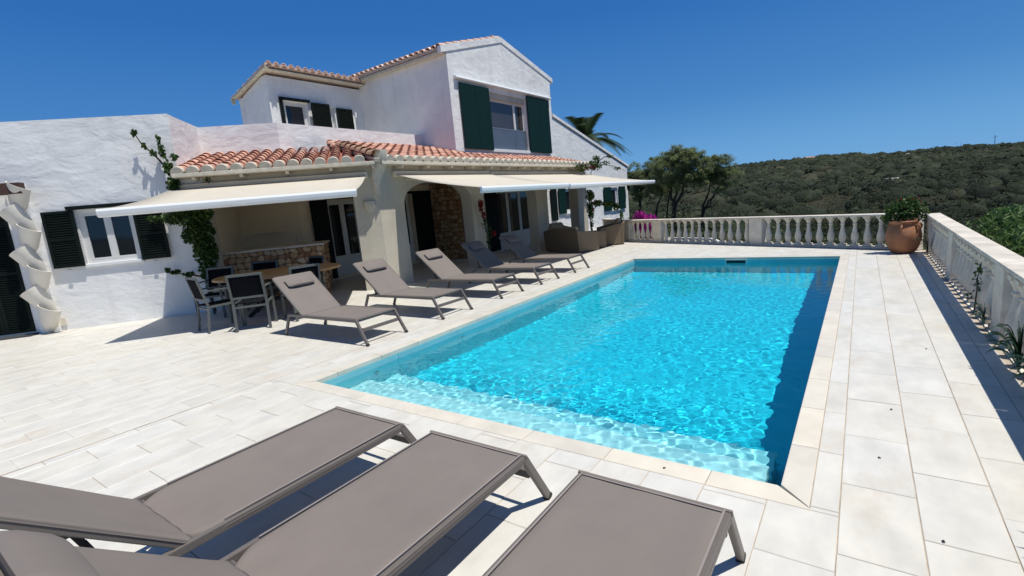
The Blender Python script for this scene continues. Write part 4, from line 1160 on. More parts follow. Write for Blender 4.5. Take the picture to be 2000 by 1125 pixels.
def make_chair():
    t = thing('dining_chair', 'x', 'chair', group='black mesh dining chairs round the table')
    w = .275
    for s in (-1, 1):
        MB().bar((-.30, s * w, 0), (-.235, s * w, .50), .045, .035).bar((-.235, s * w, .50), (-.345, s * w, 1.02), .045, .035).build('back_leg', M['chair_metal'], t, bevel=.005)
        MB().bar((.285, s * w, 0), (.27, s * w, .745), .045, .035).build('front_leg', M['chair_metal'], t, bevel=.005)
        MB().bar((.31, s * w, .76), (-.29, s * w, .765), .05, .024).build('armrest', M['chair_metal'], t, bevel=.006)
    for p_, q_, w_, h_ in (((-.34, -w, 1.01), (-.34, w, 1.01), .035, .045), ((-.258, -w, .60), (-.258, w, .60), .03, .04), ((-.24, -w, .43), (-.24, w, .43), .03, .035), ((.27, -w, .47), (.27, w, .47), .03, .04)):
        MB().bar(p_, q_, w_, h_).build('rail', M['chair_metal'], t, bevel=.004)
    for s in (-1, 1): MB().bar((-.24, s * w, .47), (.27, s * w, .48), .03, .04).build('rail', M['chair_metal'], t, bevel=.004)
    b = MB(); vs = []
    for i in range(7):
        f = i / 6
        for j in range(7):
            g = j / 6 * 2 - 1
            vs.append((-.25 + .52 * f, g * (w - .012), .495 - .018 * (1 - g * g) * math.sin(math.pi * f)))
    b.add(vs, [(i * 7 + j, (i + 1) * 7 + j, (i + 1) * 7 + j + 1, i * 7 + j + 1) for i in range(6) for j in range(6)], True)
    o = b.build('seat', M['chair_mesh'], t); md = o.modifiers.new('thickness', 'SOLIDIFY'); md.thickness = .006
    b = MB(); vs = []
    for i in range(7):
        f = i / 6; z = .61 + .385 * f; x = -.235 - (z - .5) * .2115
        for j in range(7):
            g = j / 6 * 2 - 1
            vs.append((x - .012 * (1 - g * g), g * (w - .014), z))
    b.add(vs, [(i * 7 + j, (i + 1) * 7 + j, (i + 1) * 7 + j + 1, i * 7 + j + 1) for i in range(6) for j in range(6)], True)
    o = b.build('backrest', M['chair_mesh'], t); md = o.modifiers.new('thickness', 'SOLIDIFY'); md.thickness = .006
    return t
C0 = make_chair()
chairs = [((-10.06, -3.30), (-.55, .84), 'black mesh chair at the end of the table, side on, nearest the white wall'),
          ((-9.56, -2.34), (-1, .0), 'black mesh chair seen square from behind at the near side of the table'),
          ((-9.95, -1.40), (-.79, -.45), 'black mesh chair half hidden behind the first sun lounger'),
          ((-12.10, -3.43), (.97, -.23), 'dark chair behind the table beside the climbing plant'),
          ((-12.55, -2.61), (1, -.15), 'dark chair behind the middle of the table, before the stone counter'),
          ((-12.25, -1.45), (.64, -.77), 'dark chair at the counter corner, on the far side of the table')]
for k, ((cn, cs_), f, lb) in enumerate(chairs):
    o = C0 if k == 0 else copy_tree(C0)
    fw = (NN * f[0] + UU * f[1]).normalized()
    p = NN * cn + UU * cs_ + fw * .31
    o.location = (p.x, p.y, 0); o.rotation_euler = (0, 0, math.atan2(fw.y, fw.x)); o['label'] = lb

# ------------------------------------------------------------------ wicker seats
def wicker(name, label, cat, x, y, ang, w, d, zs, zb, seats=1, arms=.12, cushions=True):
    """local: faces +x, width along y"""
    t = thing(name, label, cat, (x, y, 0), R_(ang), 'wicker seats under the long awning' if cat != 'planter' else None)
    b = MB()
    def rounded(a, c, e, f, z0, z1): b.box((a, c, z0), (e, f, z1))
    MB().box((-d / 2 + .11, -w / 2 + arms, .05), (d / 2, w / 2 - arms, zs - .12)).build('seat_base', M['wicker'], t, bevel=.02)
    q = MB(); n = 14; vs = []
    for k in range(n + 1):
        g = k / n * 2 - 1; bow = .06 * (1 - g * g)
        for xx in (-d / 2 - bow, -d / 2 - bow + .10):
            for z in (.03, zb - .07 * abs(g) ** 3): vs.append((xx - (.05 if z > .3 else 0), g * w / 2, z))
    for k in range(n):
        o = 4 * k; q.add([], []); q.f += [(o + 0, o + 4, o + 5, o + 1), (o + 3, o + 7, o + 6, o + 2), (o + 1, o + 5, o + 7, o + 3)]; q.sm += [True] * 3
    q.v = [tuple(v) for v in vs]; q.f += [(0, 1, 3, 2), (4 * n, 4 * n + 2, 4 * n + 3, 4 * n + 1)]; q.sm += [False] * 2
    q.build('backrest', M['wicker'], t)
    for s in (-1, 1):
        MB().hexa([Vector(v) for v in ((-d / 2 + .02, s * (w / 2 - arms), .03), (d / 2 + .03, s * (w / 2 - arms), .03), (d / 2 + .03, s * w / 2, .03), (-d / 2 + .02, s * w / 2, .03),
                   (-d / 2 + .02, s * (w / 2 - arms), zb - .07), (d / 2 + .03, s * (w / 2 - arms), zs + .18), (d / 2 + .03, s * w / 2, zs + .18), (-d / 2 + .02, s * w / 2, zb - .07))]).build('arm', M['wicker'], t, bevel=.025)
    if cushions:
        ws = (w - 2 * arms - .02) / seats
        for k in range(seats):
            y0 = -w / 2 + arms + .01 + ws * k
            MB().box((-d / 2 + .12, y0 + .005, zs - .118), (d / 2 + .02, y0 + ws - .005, zs + .02)).build('seat_cushion', M['cushion'], t, bevel=.035)
            c = MB().hexa([Vector(v) for v in ((-d / 2 + .10, y0 + .01, zs + .022), (-d / 2 + .30, y0 + .01, zs + .022), (-d / 2 + .30, y0 + ws - .01, zs + .022), (-d / 2 + .10, y0 + ws - .01, zs + .022),
                       (-d / 2 + .02, y0 + .02, zb + .08), (-d / 2 + .14, y0 + .02, zb + .06), (-d / 2 + .14, y0 + ws - .02, zb + .04), (-d / 2 + .02, y0 + ws - .02, zb + .09))])
            c.build('back_cushion', M['cushion'], t, bevel=.045)
    return t
wicker('wicker_sofa', 'brown wicker two-seat sofa seen from behind, beige cushions over its back', 'sofa', -8.22, 15.13, 69, 1.80, .85, .46, .80, 2)
wicker('wicker_armchair', 'wicker armchair with a tall beige back cushion, against the far balustrade', 'armchair', -7.55, 16.95, 212, .92, .82, .46, .86)
wicker('wicker_armchair', 'shaded wicker armchair behind the sofa, turned to the pool', 'armchair', -9.55, 16.9, -20, .95, .82, .46, .84)
t = thing('coffee_table', 'low wicker coffee table between the sofa and the armchairs', 'table', (-8.55, 16.45, 0), R_(20))
MB().box((-.42, -.35, .05), (.42, .35, .40)).build('base', M['wicker'], t, bevel=.02)
MB().box((-.45, -.38, .402), (.45, .38, .43)).build('tabletop', M['wood'], t, bevel=.008)
t = thing('planter', 'square wicker planter with the climbing plant beside the sofa', 'planter', (-7.75, 15.85, 0), R_(-20))
for s, a in ((1, 0), (-1, 0)):
    MB().box((s * .33 - .02, -.33, .03), (s * .33 + .02, .33, .56)).build('side_panel', M['wicker'], t, bevel=.008)
    MB().box((-.309, s * .33 - .02, .03), (.309, s * .33 + .02, .56)).build('side_panel', M['wicker'], t, bevel=.008)
MB().box((-.308, -.308, .05), (.308, .308, .50)).build('soil', M['soil'], t)
MB().bar((-.36, -.34, .575), (.36, -.34, .575), .06, .03).bar((-.36, .34, .575), (.36, .34, .575), .06, .03).bar((-.34, -.309, .575), (-.34, .309, .575), .06, .03).bar((.34, -.309, .575), (.34, .309, .575), .06, .03).build('rim', M['wicker'], t)

# ------------------------------------------------------------------ terracotta pot
t = thing('terracotta_pot', 'big round-bellied terracotta pot in the corner where both balustrades meet', 'pot', (.745, 13.36, 0))
b = MB().lathe([(.15, 0), (.20, .02), (.26, .12), (.305, .27), (.315, .38), (.29, .50), (.235, .60), (.225, .625), (.25, .655), (.265, .68), (.25, .70), (.225, .69), (.20, .66), (.19, .62), (.0, .615)], n=36)
b.build('body', M['pot'], t)
for a in (-100, 20, 140, -40):
    c, s_ = math.cos(R_(a)), math.sin(R_(a))
    MB().tube([(c * .25, s_ * .25, .60), (c * .30, s_ * .30, .615), (c * .325, s_ * .325, .57), (c * .305, s_ * .305, .52), (c * .29, s_ * .29, .50)], [.02, .022, .022, .02, .018], 8).build('handle', M['pot'], t)
MB().lathe([(.19, 0), (.19, .005)], (0, 0, .64), 20).build('soil', M['soil'], t)
t = thing('potted_shrub', 'leafy shrub with reddish blooms growing out of the terracotta pot', 'shrub', (.745, 13.36, .64))
bl = [(0, 0, .18, .26, .26, .22, 420), (-.16, -.02, .30, .20, .2, .18, 260), (.14, .0, .32, .22, .22, .18, 300), (.02, .05, .42, .22, .2, .14, 220), (-.28, 0, .15, .12, .12, .12, 80), (.30, -.05, .16, .13, .13, .14, 90)]
link('foliage', leaf_mesh('foliage', cloud(bl, 1.2, .2), rng.uniform(.05, .085, int(sum(int(q[6] * 1.2) for q in bl))), M['leaf'], .5), t)
bl = [(-.1, 0, .48, .12, .12, .05, 8), (.12, .05, .50, .14, .12, .05, 10), (.25, -.05, .38, .08, .08, .06, 5)]
link('flowers', leaf_mesh('flowers', cloud(bl), .045, M['red'], .8), t)
b = MB()
for k in range(7):
    a = k * .9; b.tube([(0, 0, 0), (.06 * math.cos(a), .06 * math.sin(a), .15), (.18 * math.cos(a), .18 * math.sin(a), .36)], [.012, .009, .004], 5)
b.build('stem', M['bark'], t)

# strap-leaved plants
def straps(b, n, L, w, droop, seed, base=(0, 0, 0), lean=.5):
    r = random.Random(seed)
    for k in range(n):
        a = 2 * math.pi * (k + r.random() * .6) / n; el = r.uniform(.35, 1.25); l = L * r.uniform(.7, 1.1)
        dx, dy = math.cos(a), math.sin(a); side = Vector((-dy, dx, 0)); vs = []
        m_ = 7
        for i in range(m_ + 1):
            f = i / m_; h = l * f
            p = Vector(base) + Vector((dx, dy, 0)) * h * math.cos(el) + Vector((0, 0, h * math.sin(el) - droop * f * f * l))
            ww = w * (1 - f) ** .6 * (.6 + .8 * min(1, f * 4)) / 1.4
            vs += [p - side * ww, p + Vector((0, 0, -ww * .5)), p + side * ww]
        b.add(vs, [(i * 3 + j, i * 3 + j + 1, i * 3 + j + 4, i * 3 + j + 3) for i in range(m_) for j in range(2)], True)
def plain_leaf(name, col, rough=.4): 
    m_ = mat(name, col, rough, .3, 6); return m_
M['agave'] = plain_leaf('strap_leaf', (.08, .17, .06))
M['agave_dark'] = plain_leaf('dark_strap_leaf', (.02, .045, .02))
def pot_plant(label, x, y, z, r, h, nl, L, w, dr, seed, m='agave', potm='pot_grey'):
    t = thing('potted_plant', label, 'plant', (x, y, z), seed)
    MB().lathe([(r * .6, 0), (r * .9, h * .3), (r, h * .6), (r * .85, h * .88), (r * .95, h), (r * .85, h * 1.0), (r * .8, h * .92), (0, h * .92)], n=18).build('pot', M[potm], t)
    b = MB(); straps(b, nl, L, w, dr, seed, (0, 0, h * .95)); b.build('leaves', M[m], t)
    return t
def through_plant(label, y, z, n_, L, w, dr, seed, m='agave'):
    t = thing('strap_plant', label, 'plant', (1.11, y, .012))
    b = MB(); r = random.Random(seed)
    for k in range(n_):
        side = Vector((0, 1, 0)); e = Vector((r.uniform(-L, .02), r.uniform(-.26, .22), z * r.uniform(.55, 1.1)))
        vs = []; m_ = 7
        for i in range(m_ + 1):
            f = i / m_; p = Vector((e.x * f ** 1.5, e.y * f, e.z * (1 - (1 - f) ** 1.6) - dr * f ** 3 * .2)); ww = w * math.sin(math.pi * min(1, .12 + f * .88)) + .001
            vs += [p - side * ww, p + Vector((0, 0, -ww * .5)), p + side * ww]
        b.add(vs, [(i * 3 + j, i * 3 + j + 1, i * 3 + j + 4, i * 3 + j + 3) for i in range(m_) for j in range(2)], True)
    b.build('leaves', M[m], t); return t
for o in ():
    pass
through_plant('strap-leaved plant at the foot of the shaded balusters in front of the near post', 5.62, .50, 34, .22, .032, .8, 3)
through_plant('second strap-leaved plant low in the shaded balusters at the frame edge', 5.05, .40, 26, .18, .030, .8, 13)
through_plant('small leafy plant poking through the shaded balusters between the two posts', 7.10, .36, 20, .11, .024, .8, 5)
through_plant('dark spiky plant at the foot of the balustrade, behind the terracotta pot', 12.75, .50, 30, .26, .018, .9, 6, 'agave_dark')
t = thing('vine', 'thin dark vine with small leaves climbing the shaded balusters', 'plant', (1.12, 7.75, 0.02))
MB().tube([(0, 0, 0), (.0, -.1, .3), (-.02, -.2, .45), (.0, -.28, .66)], [.008, .007, .005, .003], 5).build('stem', M['bark'], t)
link('foliage', leaf_mesh('foliage', cloud([(-.02, -.16, .36, .05, .07, .10, 20), (-.02, -.25, .54, .05, .07, .12, 20), (-.05, .02, .22, .06, .1, .05, 12)]), .055, M['leaf'], .5), t)
pot_plant('spiky potted plant whose shadow reaches the paving at the frame edge', .99, 2.98, 0, .10, .2, 22, .34, .018, .2, 9)

# ------------------------------------------------------------------ climbers
def climber(name, label, cat, loc, stems, blobs, size, m='leaf', flowers=None, dens=1, F=None):
    """blobs in the local axes of F"""
    org = Vector(loc); t = thing(name, label, cat, org)
    F = F or FW
    b = MB()
    for pts in stems:
        n = len(pts); b.tube([F(*p) - org for p in pts], [(.022 if len(pts) > 3 else .012) * (1 - .6 * i / (n - 1)) for i in range(n)], 6)
    b.build('stem', M['bark'], t)
    def pts_of(bl): 
        c = cloud(bl, dens, .1); O = F(0, 0, 0); A, B_ = F(1, 0, 0) - O, F(0, 1, 0) - O
        return c[:, :1] * np.array(A) + c[:, 1:2] * np.array(B_) + c[:, 2:3] * np.array((0, 0, 1)) + np.array(O) - np.array(org)
    P = pts_of(blobs)
    link('foliage', leaf_mesh('foliage', P, rng.uniform(size * .6, size * 1.15, len(P)), M[m], .7), t)
    if flowers:
        P = pts_of(flowers[0]); link('flowers', leaf_mesh('flowers', P, flowers[2], M[flowers[1]], .8), t)
    return t
climber('climbing_plant', 'green climber on the white wall under the left awning, rising past the eave', 'climber', FL(-3.85, .15, 0),
        [[(-3.80, .12, 0), (-3.84, .12, .8), (-3.74, .12, 1.6), (-3.85, .12, 2.2), (-4.1, .12, 2.8), (-4.15, .14, 3.4), (-4.25, .14, 3.95)],
         [(-4.15, .14, 3.2), (-4.4, .14, 3.6), (-4.55, .14, 3.75), (-4.68, .14, 4.08)], [(-3.84, .12, .8), (-4.1, .2, .9), (-4.4, .2, .98), (-4.60, .2, 1.08)], [(-3.85, .12, 2.2), (-4.3, .14, 2.2), (-4.75, .14, 2.15)]],
        [(-3.92, .18, 2.22, .50, .16, .24, 900), (-3.80, .18, 1.85, .33, .16, .32, 900), (-3.74, .18, 1.40, .27, .15, .36, 800), (-3.76, .18, .95, .20, .13, .28, 420), (-4.05, .18, 1.75, .12, .1, .15, 110), (-3.80, .16, .60, .08, .08, .2, 80),
         (-4.32, .16, 2.18, .20, .08, .14, 150), (-4.62, .16, 2.2, .16, .07, .08, 60), (-4.12, .16, 2.9, .15, .12, .20, 220), (-4.15, .17, 3.25, .09, .09, .18, 110), (-4.20, .17, 3.60, .06, .06, .18, 70), (-4.23, .17, 3.88, .035, .04, .14, 36),
         (-4.38, .17, 3.58, .08, .05, .08, 34), (-4.52, .17, 3.76, .05, .04, .08, 24), (-4.64, .17, 4.02, .05, .04, .08, 22), (-4.00, .17, 3.48, .10, .06, .08, 40), (-4.15, .2, .92, .12, .06, .06, 50), (-4.42, .2, 1.0, .12, .05, .05, 46), (-4.57, .2, 1.07, .06, .05, .05, 22)],
        .085, 'leaf', None, 1.25, FL)
climber('hanging_plant', 'short sprig hanging from the eave over the left awning', 'climber', FL(-3.45, .2, 3.02), [[(-3.45, .2, 3.0), (-3.44, .22, 2.93), (-3.40, .22, 2.86)]], [(-3.43, .22, 2.95, .07, .04, .07, 26)], .06, 'leaf', None, 1, FL)
climber('bougainvillea', 'thin bougainvillea with red blooms on the second porch pillar', 'climber', (-9.50, 12.1, 0),
        [[(-9.5, 12.25, 0), (-9.52, 12.15, .4), (-9.5, 12.1, 1.0), (-9.52, 12.02, 1.5), (-9.5, 11.93, 2.05)]],
        [(-9.50, 12.16, .6, .08, .12, .45, 60), (-9.5, 12.05, 1.25, .08, .13, .35, 80), (-9.5, 12.3, 1.0, .06, .08, .2, 30)], .07, 'leaf', ([(-9.48, 11.93, 1.85, .10, .10, .22, 130), (-9.48, 12.0, 1.55, .08, .1, .12, 40), (-9.48, 12.42, .95, .06, .08, .08, 30)], 'red', .07))
climber('bougainvillea', 'bougainvillea climbing out of the wicker planter in front of the far wing', 'climber', (-7.85, 16.0, .5),
        [[(-7.82, 15.95, .45), (-7.88, 16.05, .9), (-7.92, 16.15, 1.4), (-7.9, 16.2, 2.05)], [(-7.9, 16.1, 1.25), (-7.6, 16.2, 1.5), (-7.2, 16.25, 1.5), (-6.85, 16.25, 1.15)]],
        [(-7.90, 16.15, 1.35, .13, .15, .38, 380), (-7.88, 16.15, 1.85, .17, .15, .22, 260), (-7.62, 16.2, 1.55, .18, .15, .12, 190), (-7.25, 16.2, 1.5, .22, .15, .10, 190), (-6.95, 16.2, 1.38, .14, .12, .14, 110), (-6.75, 16.2, 1.08, .07, .08, .16, 50), (-7.86, 16.1, .8, .06, .08, .2, 50)],
        .075, 'leaf', ([(-7.72, 16.1, 1.62, .10, .1, .10, 10), (-7.75, 16.1, 1.35, .08, .08, .1, 6)], 'red', .06), dens=1.9)
climber('bougainvillea', 'leafy bougainvillea with dark red blooms lying over the end of the porch eave', 'climber', (-9.25, 19.2, 2.8),
        [[(-9.5, 19.5, 2.2), (-9.4, 19.45, 2.7), (-9.3, 19.4, 3.0), (-9.2, 19.6, 3.3)], [(-9.3, 19.5, 3.0), (-9.2, 20.4, 3.12), (-9.1, 21.2, 3.05), (-9.0, 22.3, 2.85)], [(-9.25, 19.8, 3.2), (-9.2, 20.5, 3.45), (-9.2, 21.1, 3.5), (-9.2, 21.6, 3.55)]],
        [(-9.25, 19.6, 3.08, .2, .65, .22, 480), (-9.25, 19.75, 3.35, .15, .3, .15, 150), (-9.2, 18.3, 2.98, .18, .55, .16, 330), (-9.2, 20.6, 3.2, .1, .5, .12, 60), (-9.1, 21.6, 2.95, .08, .6, .08, 60), (-9.2, 21.0, 3.47, .05, .5, .06, 40)],
        .09, 'leaf', ([(-9.15, 18.5, 3.0, .18, .6, .14, 110), (-9.15, 19.2, 3.0, .1, .3, .1, 40)], 'maroon', .07))
t = thing('bougainvillea', 'mound of bright magenta bougainvillea just behind the far balustrade', 'shrub', (-7.0, 19.2, -1.5))
bl = [(0, 0, 1.9, .55, .4, .5, 700), (-.25, 0, 2.3, .3, .3, .3, 300), (.2, 0, 2.15, .25, .3, .3, 200), (0, 0, 1.2, .5, .4, .5, 300)]
link('flowers', leaf_mesh('flowers', cloud(bl, 1, .2), .09, M['magenta'], .8), t)
link('foliage', leaf_mesh('foliage', cloud([(0, 0, 1.2, .6, .45, .8, 500), (-.35, 0, 2.1, .25, .25, .25, 80)]), .09, M['leaf'], .6), t)
MB().tube([(0, 0, -.3), (.05, 0, .6), (0, 0, 1.3)], [.05, .04, .02], 6).build('stem', M['bark'], t)

# ------------------------------------------------------------------ trees beyond the terrace
def branch(b, p, q, r0, r1, wig, rr, n=6):
    pts = [Vector(p).lerp(Vector(q), k / n) for k in range(n + 1)]
    for k in range(1, n): pts[k] += Vector((rr.uniform(-wig, wig), rr.uniform(-wig, wig), rr.uniform(-wig, wig) * .5))
    b.tube(pts, [r0 + (r1 - r0) * k / n for k in range(n + 1)], 7)
def tree(name, label, base, limbs, blobs, size, m, seed, dens=1.0, tint=(.45, 1.0)):
    rr = random.Random(seed); base = Vector(base)
    t = thing(name, label, 'tree', base, group='trees beyond the far balustrade')
    blobs = [(a, b_, c, d * 1.18, e * 1.1, f * 1.12, int(n * 1.15)) for a, b_, c, d, e, f, n in blobs]
    b = MB()
    for p, q, r0, r1 in limbs: branch(b, Vector(p) - base, Vector(q) - base, r0, r1, .10, rr)
    for cx, cy, cz, rx, ry, rz, n in blobs:
        src = min((Vector(l[1]) for l in limbs), key=lambda v: (v - Vector((cx, cy, cz))).length)
        for _ in range(3):
            e = Vector((cx + rr.uniform(-.6, .6) * rx, cy + rr.uniform(-.6, .6) * ry, cz + rr.uniform(-.5, .7) * rz))
            branch(b, src - base, e - base, .035, .010, .08, rr, 4)
    b.build('trunk', M['bark'], t)
    # every mass of the crown is made of tufts with gaps between them
    P = []; T = []
    for cx, cy, cz, rx, ry, rz, n in blobs:
        k = max(12, int(46 * rx * rz * 1.6)); n = int(n * 1.7)
        tuft = cloud([(cx, cy, cz, rx, ry, rz, k)], 1, .35)
        tt = rng.uniform(*tint, k)
        for j in range(k):
            c = int(n * dens * 2.5 / k)
            s = rng.uniform(.15, .30)
            pts = cloud([(*tuft[j], s, s, s * .75, c)], 1, .0)
            P.append(pts); T.append(np.clip(tt[j] + rng.normal(0, .12, c), 0, 1))
    P = np.concatenate(P) - np.array(base); T = np.concatenate(T)
    link('crown', leaf_mesh('crown', P, rng.uniform(size * .36, size * .72, len(P)), m, .42, T, flat=.55), t)
    return t
G = lambda x, y: float(height_at(np.array(x), np.array(y))) - .3
y0 = 30.0
tree('olive_tree', 'broad tree with a dark forked trunk, tallest above the far balustrade', (-9.1, y0, G(-9.1, y0)),
     [((-9.1, y0, -3), (-9.15, y0, .7), .17, .13), ((-9.15, y0, .7), (-9.3, y0, 1.9), .11, .05), ((-9.15, y0, .7), (-8.4, y0, 2.2), .10, .05), ((-9.15, y0, .9), (-8.9, y0, 3.0), .08, .04)],
     [(-9.35, y0, 2.9, 1.0, .9, .85, 3000), (-8.75, y0, 3.35, .95, .8, .65, 2600), (-9.5, y0, 3.6, .65, .6, .45, 1300), (-8.0, y0, 2.9, .85, .8, .7, 2400), (-8.8, y0, 2.2, .9, .8, .5, 1800), (-7.75, y0, 3.3, .6, .6, .45, 1100), (-8.9, y0, 4.05, .30, .3, .35, 420), (-7.8, y0, 2.2, .6, .7, .45, 1100), (-8.3, y0, 3.7, .45, .5, .3, 700)], .13, M['olive'], 11)
tree('olive_tree', 'spreading many-stemmed tree at the right of the clump, leaning towards the hill', (-7.6, y0 + 1, G(-7.6, y0 + 1)),
     [((-7.9, y0 + 1, -3), (-7.75, y0 + 1, .4), .12, .09), ((-7.75, y0 + 1, .4), (-6.6, y0 + 1, 1.9), .07, .03), ((-7.75, y0 + 1, .4), (-7.3, y0 + 1, 2.0), .07, .03), ((-7.7, y0 + 1, .2), (-6.9, y0 + 1, 1.4), .05, .02)],
     [(-6.9, y0 + 1, 2.75, .85, .8, .65, 2500), (-6.4, y0 + 1, 2.25, .65, .6, .55, 1500), (-7.35, y0 + 1, 2.4, .8, .7, .6, 1900), (-6.75, y0 + 1, 3.15, .6, .5, .35, 900), (-6.7, y0 + 1, 1.75, .6, .6, .35, 800)], .12, M['olive'], 12)
tree('pine_tree', 'narrow dark tree left in the clump, nearest the white wing', (-12.9, 34, G(-12.9, 34)),
     [((-12.9, 34, -3), (-12.7, 34, 1.5), .16, .08), ((-12.7, 34, 1.5), (-12.4, 34, 2.8), .07, .03)],
     [(-13.0, 34, 3.0, .8, .8, .8, 1900), (-12.2, 34, 2.7, .9, .8, .8, 2100), (-12.5, 34, 1.8, .9, .8, .6, 1500), (-11.7, 34, 3.5, .5, .6, .45, 900), (-11.5, 34, 2.2, .8, .8, .8, 1700)], .14, M['olive'], 13, tint=(.2, .8))
tree('pine_tree', 'shaded tree with thin leaning trunks, second from the white wing', (-10.6, 32, G(-10.6, 32)),
     [((-11.0, 32, -3), (-10.9, 32, .6), .13, .08), ((-10.9, 32, .6), (-10.2, 32, 2.4), .06, .03), ((-10.6, 32, -3), (-10.0, 32, 1.7), .09, .04)],
     [(-10.4, 32, 2.8, .7, .8, .7, 1700), (-10.9, 32, 2.2, .7, .8, .6, 1400), (-10.2, 32, 1.9, .6, .7, .5, 1100), (-10.6, 32, 3.5, .4, .4, .35, 500)], .13, M['olive'], 14, tint=(.2, .85))

def palm(label, base, crown, L, n, seed):
    rr = random.Random(seed); t = thing('palm_tree', label, 'palm tree', base)
    b = MB(); c = Vector(crown) - Vector(base)
    b.tube([(0, 0, 0), (0, 0, c.z * .5), tuple(c)], [.32, .28, .30], 12); b.build('trunk', M['bark'], t)
    for k in range(n):
        a = 2 * math.pi * k / n + rr.uniform(-.15, .15); el = rr.choice([.1, .35, .6, .85, 1.1]) + rr.uniform(-.1, .1)
        l = L * rr.uniform(.85, 1.08); dx = Vector((math.cos(a), math.sin(a), 0)); side = Vector((-math.sin(a), math.cos(a), 0))
        mid = []; m_ = 16
        for i in range(m_ + 1):
            f = i / m_; mid.append(c + dx * l * f * math.cos(el) * (1 - .1 * f) + Vector((0, 0, l * (f * math.sin(el) - .46 * f ** 2.4 * math.cos(el * .6)))))
        q = MB(); q.tube(mid, [.03 - .024 * i / m_ for i in range(m_ + 1)], 5)
        for i in range(2, m_ * 3):
            f = i / (m_ * 3); j = min(int(f * m_), m_ - 1); g = f * m_ - j
            p = mid[j].lerp(mid[j + 1], g); d = (mid[j + 1] - mid[j]).normalized()
            ll = L * .20 * math.sin(math.pi * min(1, f * .85 + .14)) + .06
            for s in (-1, 1):
                e = p + side * s * ll * .75 + d * ll * .7 + Vector((0, 0, .10 * ll - .22 * ll))
                q.add([p - d * .045, p + d * .05, e], [(0, 1, 2)])
        o = q.build('frond', M['palm'], t)
    return t
palm('palm tree rising behind the sloping white wing', (-20.2, 40, -2.5), (-19.6, 40, 6.6), 4.3, 30, 4)

# ------------------------------------------------------------------ scrub: one cover of low bushes over the whole hillside
def scrub(name, label, r0, r1, az0, az1, n, faces, rmin, rmax, size, seed, kind='stuff', m='scrub', cond=None, flat=.75):
    r = np.random.default_rng(seed)
    az = np.radians(r.uniform(az0, az1, n)); d = r0 * (r1 / r0) ** r.random(n) if r1 / r0 > 3 else np.sqrt(r.uniform(r0 ** 2, r1 ** 2, n))
    x, y = d * np.sin(az), d * np.cos(az)
    k = np.ones(n, bool) if cond is None else cond(x, y)
    x, y, d = x[k], y[k], d[k]; n = len(x); z = height_at(x, y)
    rad_ = r.uniform(rmin, rmax, n) * (.6 + .8 * r.random(n) ** 2)
    patch = np.sin(x * .037 + 1.7 * np.sin(y * .023)) * np.sin(y * .041 + x * .013)
    base = np.clip(r.normal(.45, .20, n) + .24 * patch, 0, 1)
    sc = 1 + .5 * np.sin(x * .05 + 2) * np.cos(y * .04)
    nf = faces
    th = r.normal(size=(n, nf, 3)); th /= np.linalg.norm(th, axis=2)[..., None]; th[..., 2] = np.abs(th[..., 2])
    lob = 1 + .28 * np.sin(th[..., 0] * 5 + base[:, None] * 40) * np.cos(th[..., 1] * 6 + base[:, None] * 23)
    rr_ = (rad_ * sc)[:, None] * (.62 + .42 * r.random((n, nf))) * lob
    P = np.stack([x[:, None] + th[..., 0] * rr_, y[:, None] + th[..., 1] * rr_, z[:, None] - .2 * rad_[:, None] + th[..., 2] * rr_ * flat + .15 * rad_[:, None]], -1).reshape(-1, 3)
    T = (base[:, None] + r.normal(0, .10, (n, nf))).ravel()
    S_ = (size * (rad_ / rmax)[:, None] * r.uniform(.7, 1.3, (n, nf))).ravel()
    o = link(name, leaf_mesh(name, P, S_, M[m], .75, T, flat=.7))
    return tag(o, label, 'scrub', kind=kind) if kind else o
M['scrub_body'] = leaf_mat('maquis_bush', [(0, (.013, .021, .011)), (.35, (.024, .035, .018)), (.7, (.040, .052, .027)), (.9, (.058, .064, .036)), (1, (.080, .076, .046))], .9, .0)
def scrub_bump():
    m_ = M['scrub_body']; nt = m_.node_tree; p = nt.nodes['Principled BSDF']
    geo = N(nt, 'ShaderNodeNewGeometry'); nb = N(nt, 'ShaderNodeTexNoise', Scale=1.6, Detail=6, Roughness=.7); nt.links.new(geo.outputs['Position'], nb.inputs['Vector'])
    bp = N(nt, 'ShaderNodeBump', Strength=1.0, Distance=.9); nt.links.new(nb.outputs[0], bp.inputs['Height']); nt.links.new(bp.outputs[0], p.inputs['Normal'])
    cr = [n for n in nt.nodes if n.type == 'VALTORGB'][0]; at = [n for n in nt.nodes if n.type == 'ATTRIBUTE'][0]
    md = N(nt, 'ShaderNodeMath', operation='MULTIPLY_ADD'); md.inputs[1].default_value = .9; nt.links.new(nb.outputs[0], md.inputs[0])
    sb = N(nt, 'ShaderNodeMath', operation='SUBTRACT'); sb.inputs[1].default_value = .45; nt.links.new(at.outputs['Fac'], sb.inputs[0]); nt.links.new(sb.outputs[0], md.inputs[2]); nt.links.new(md.outputs[0], cr.inputs[0])
scrub_bump()
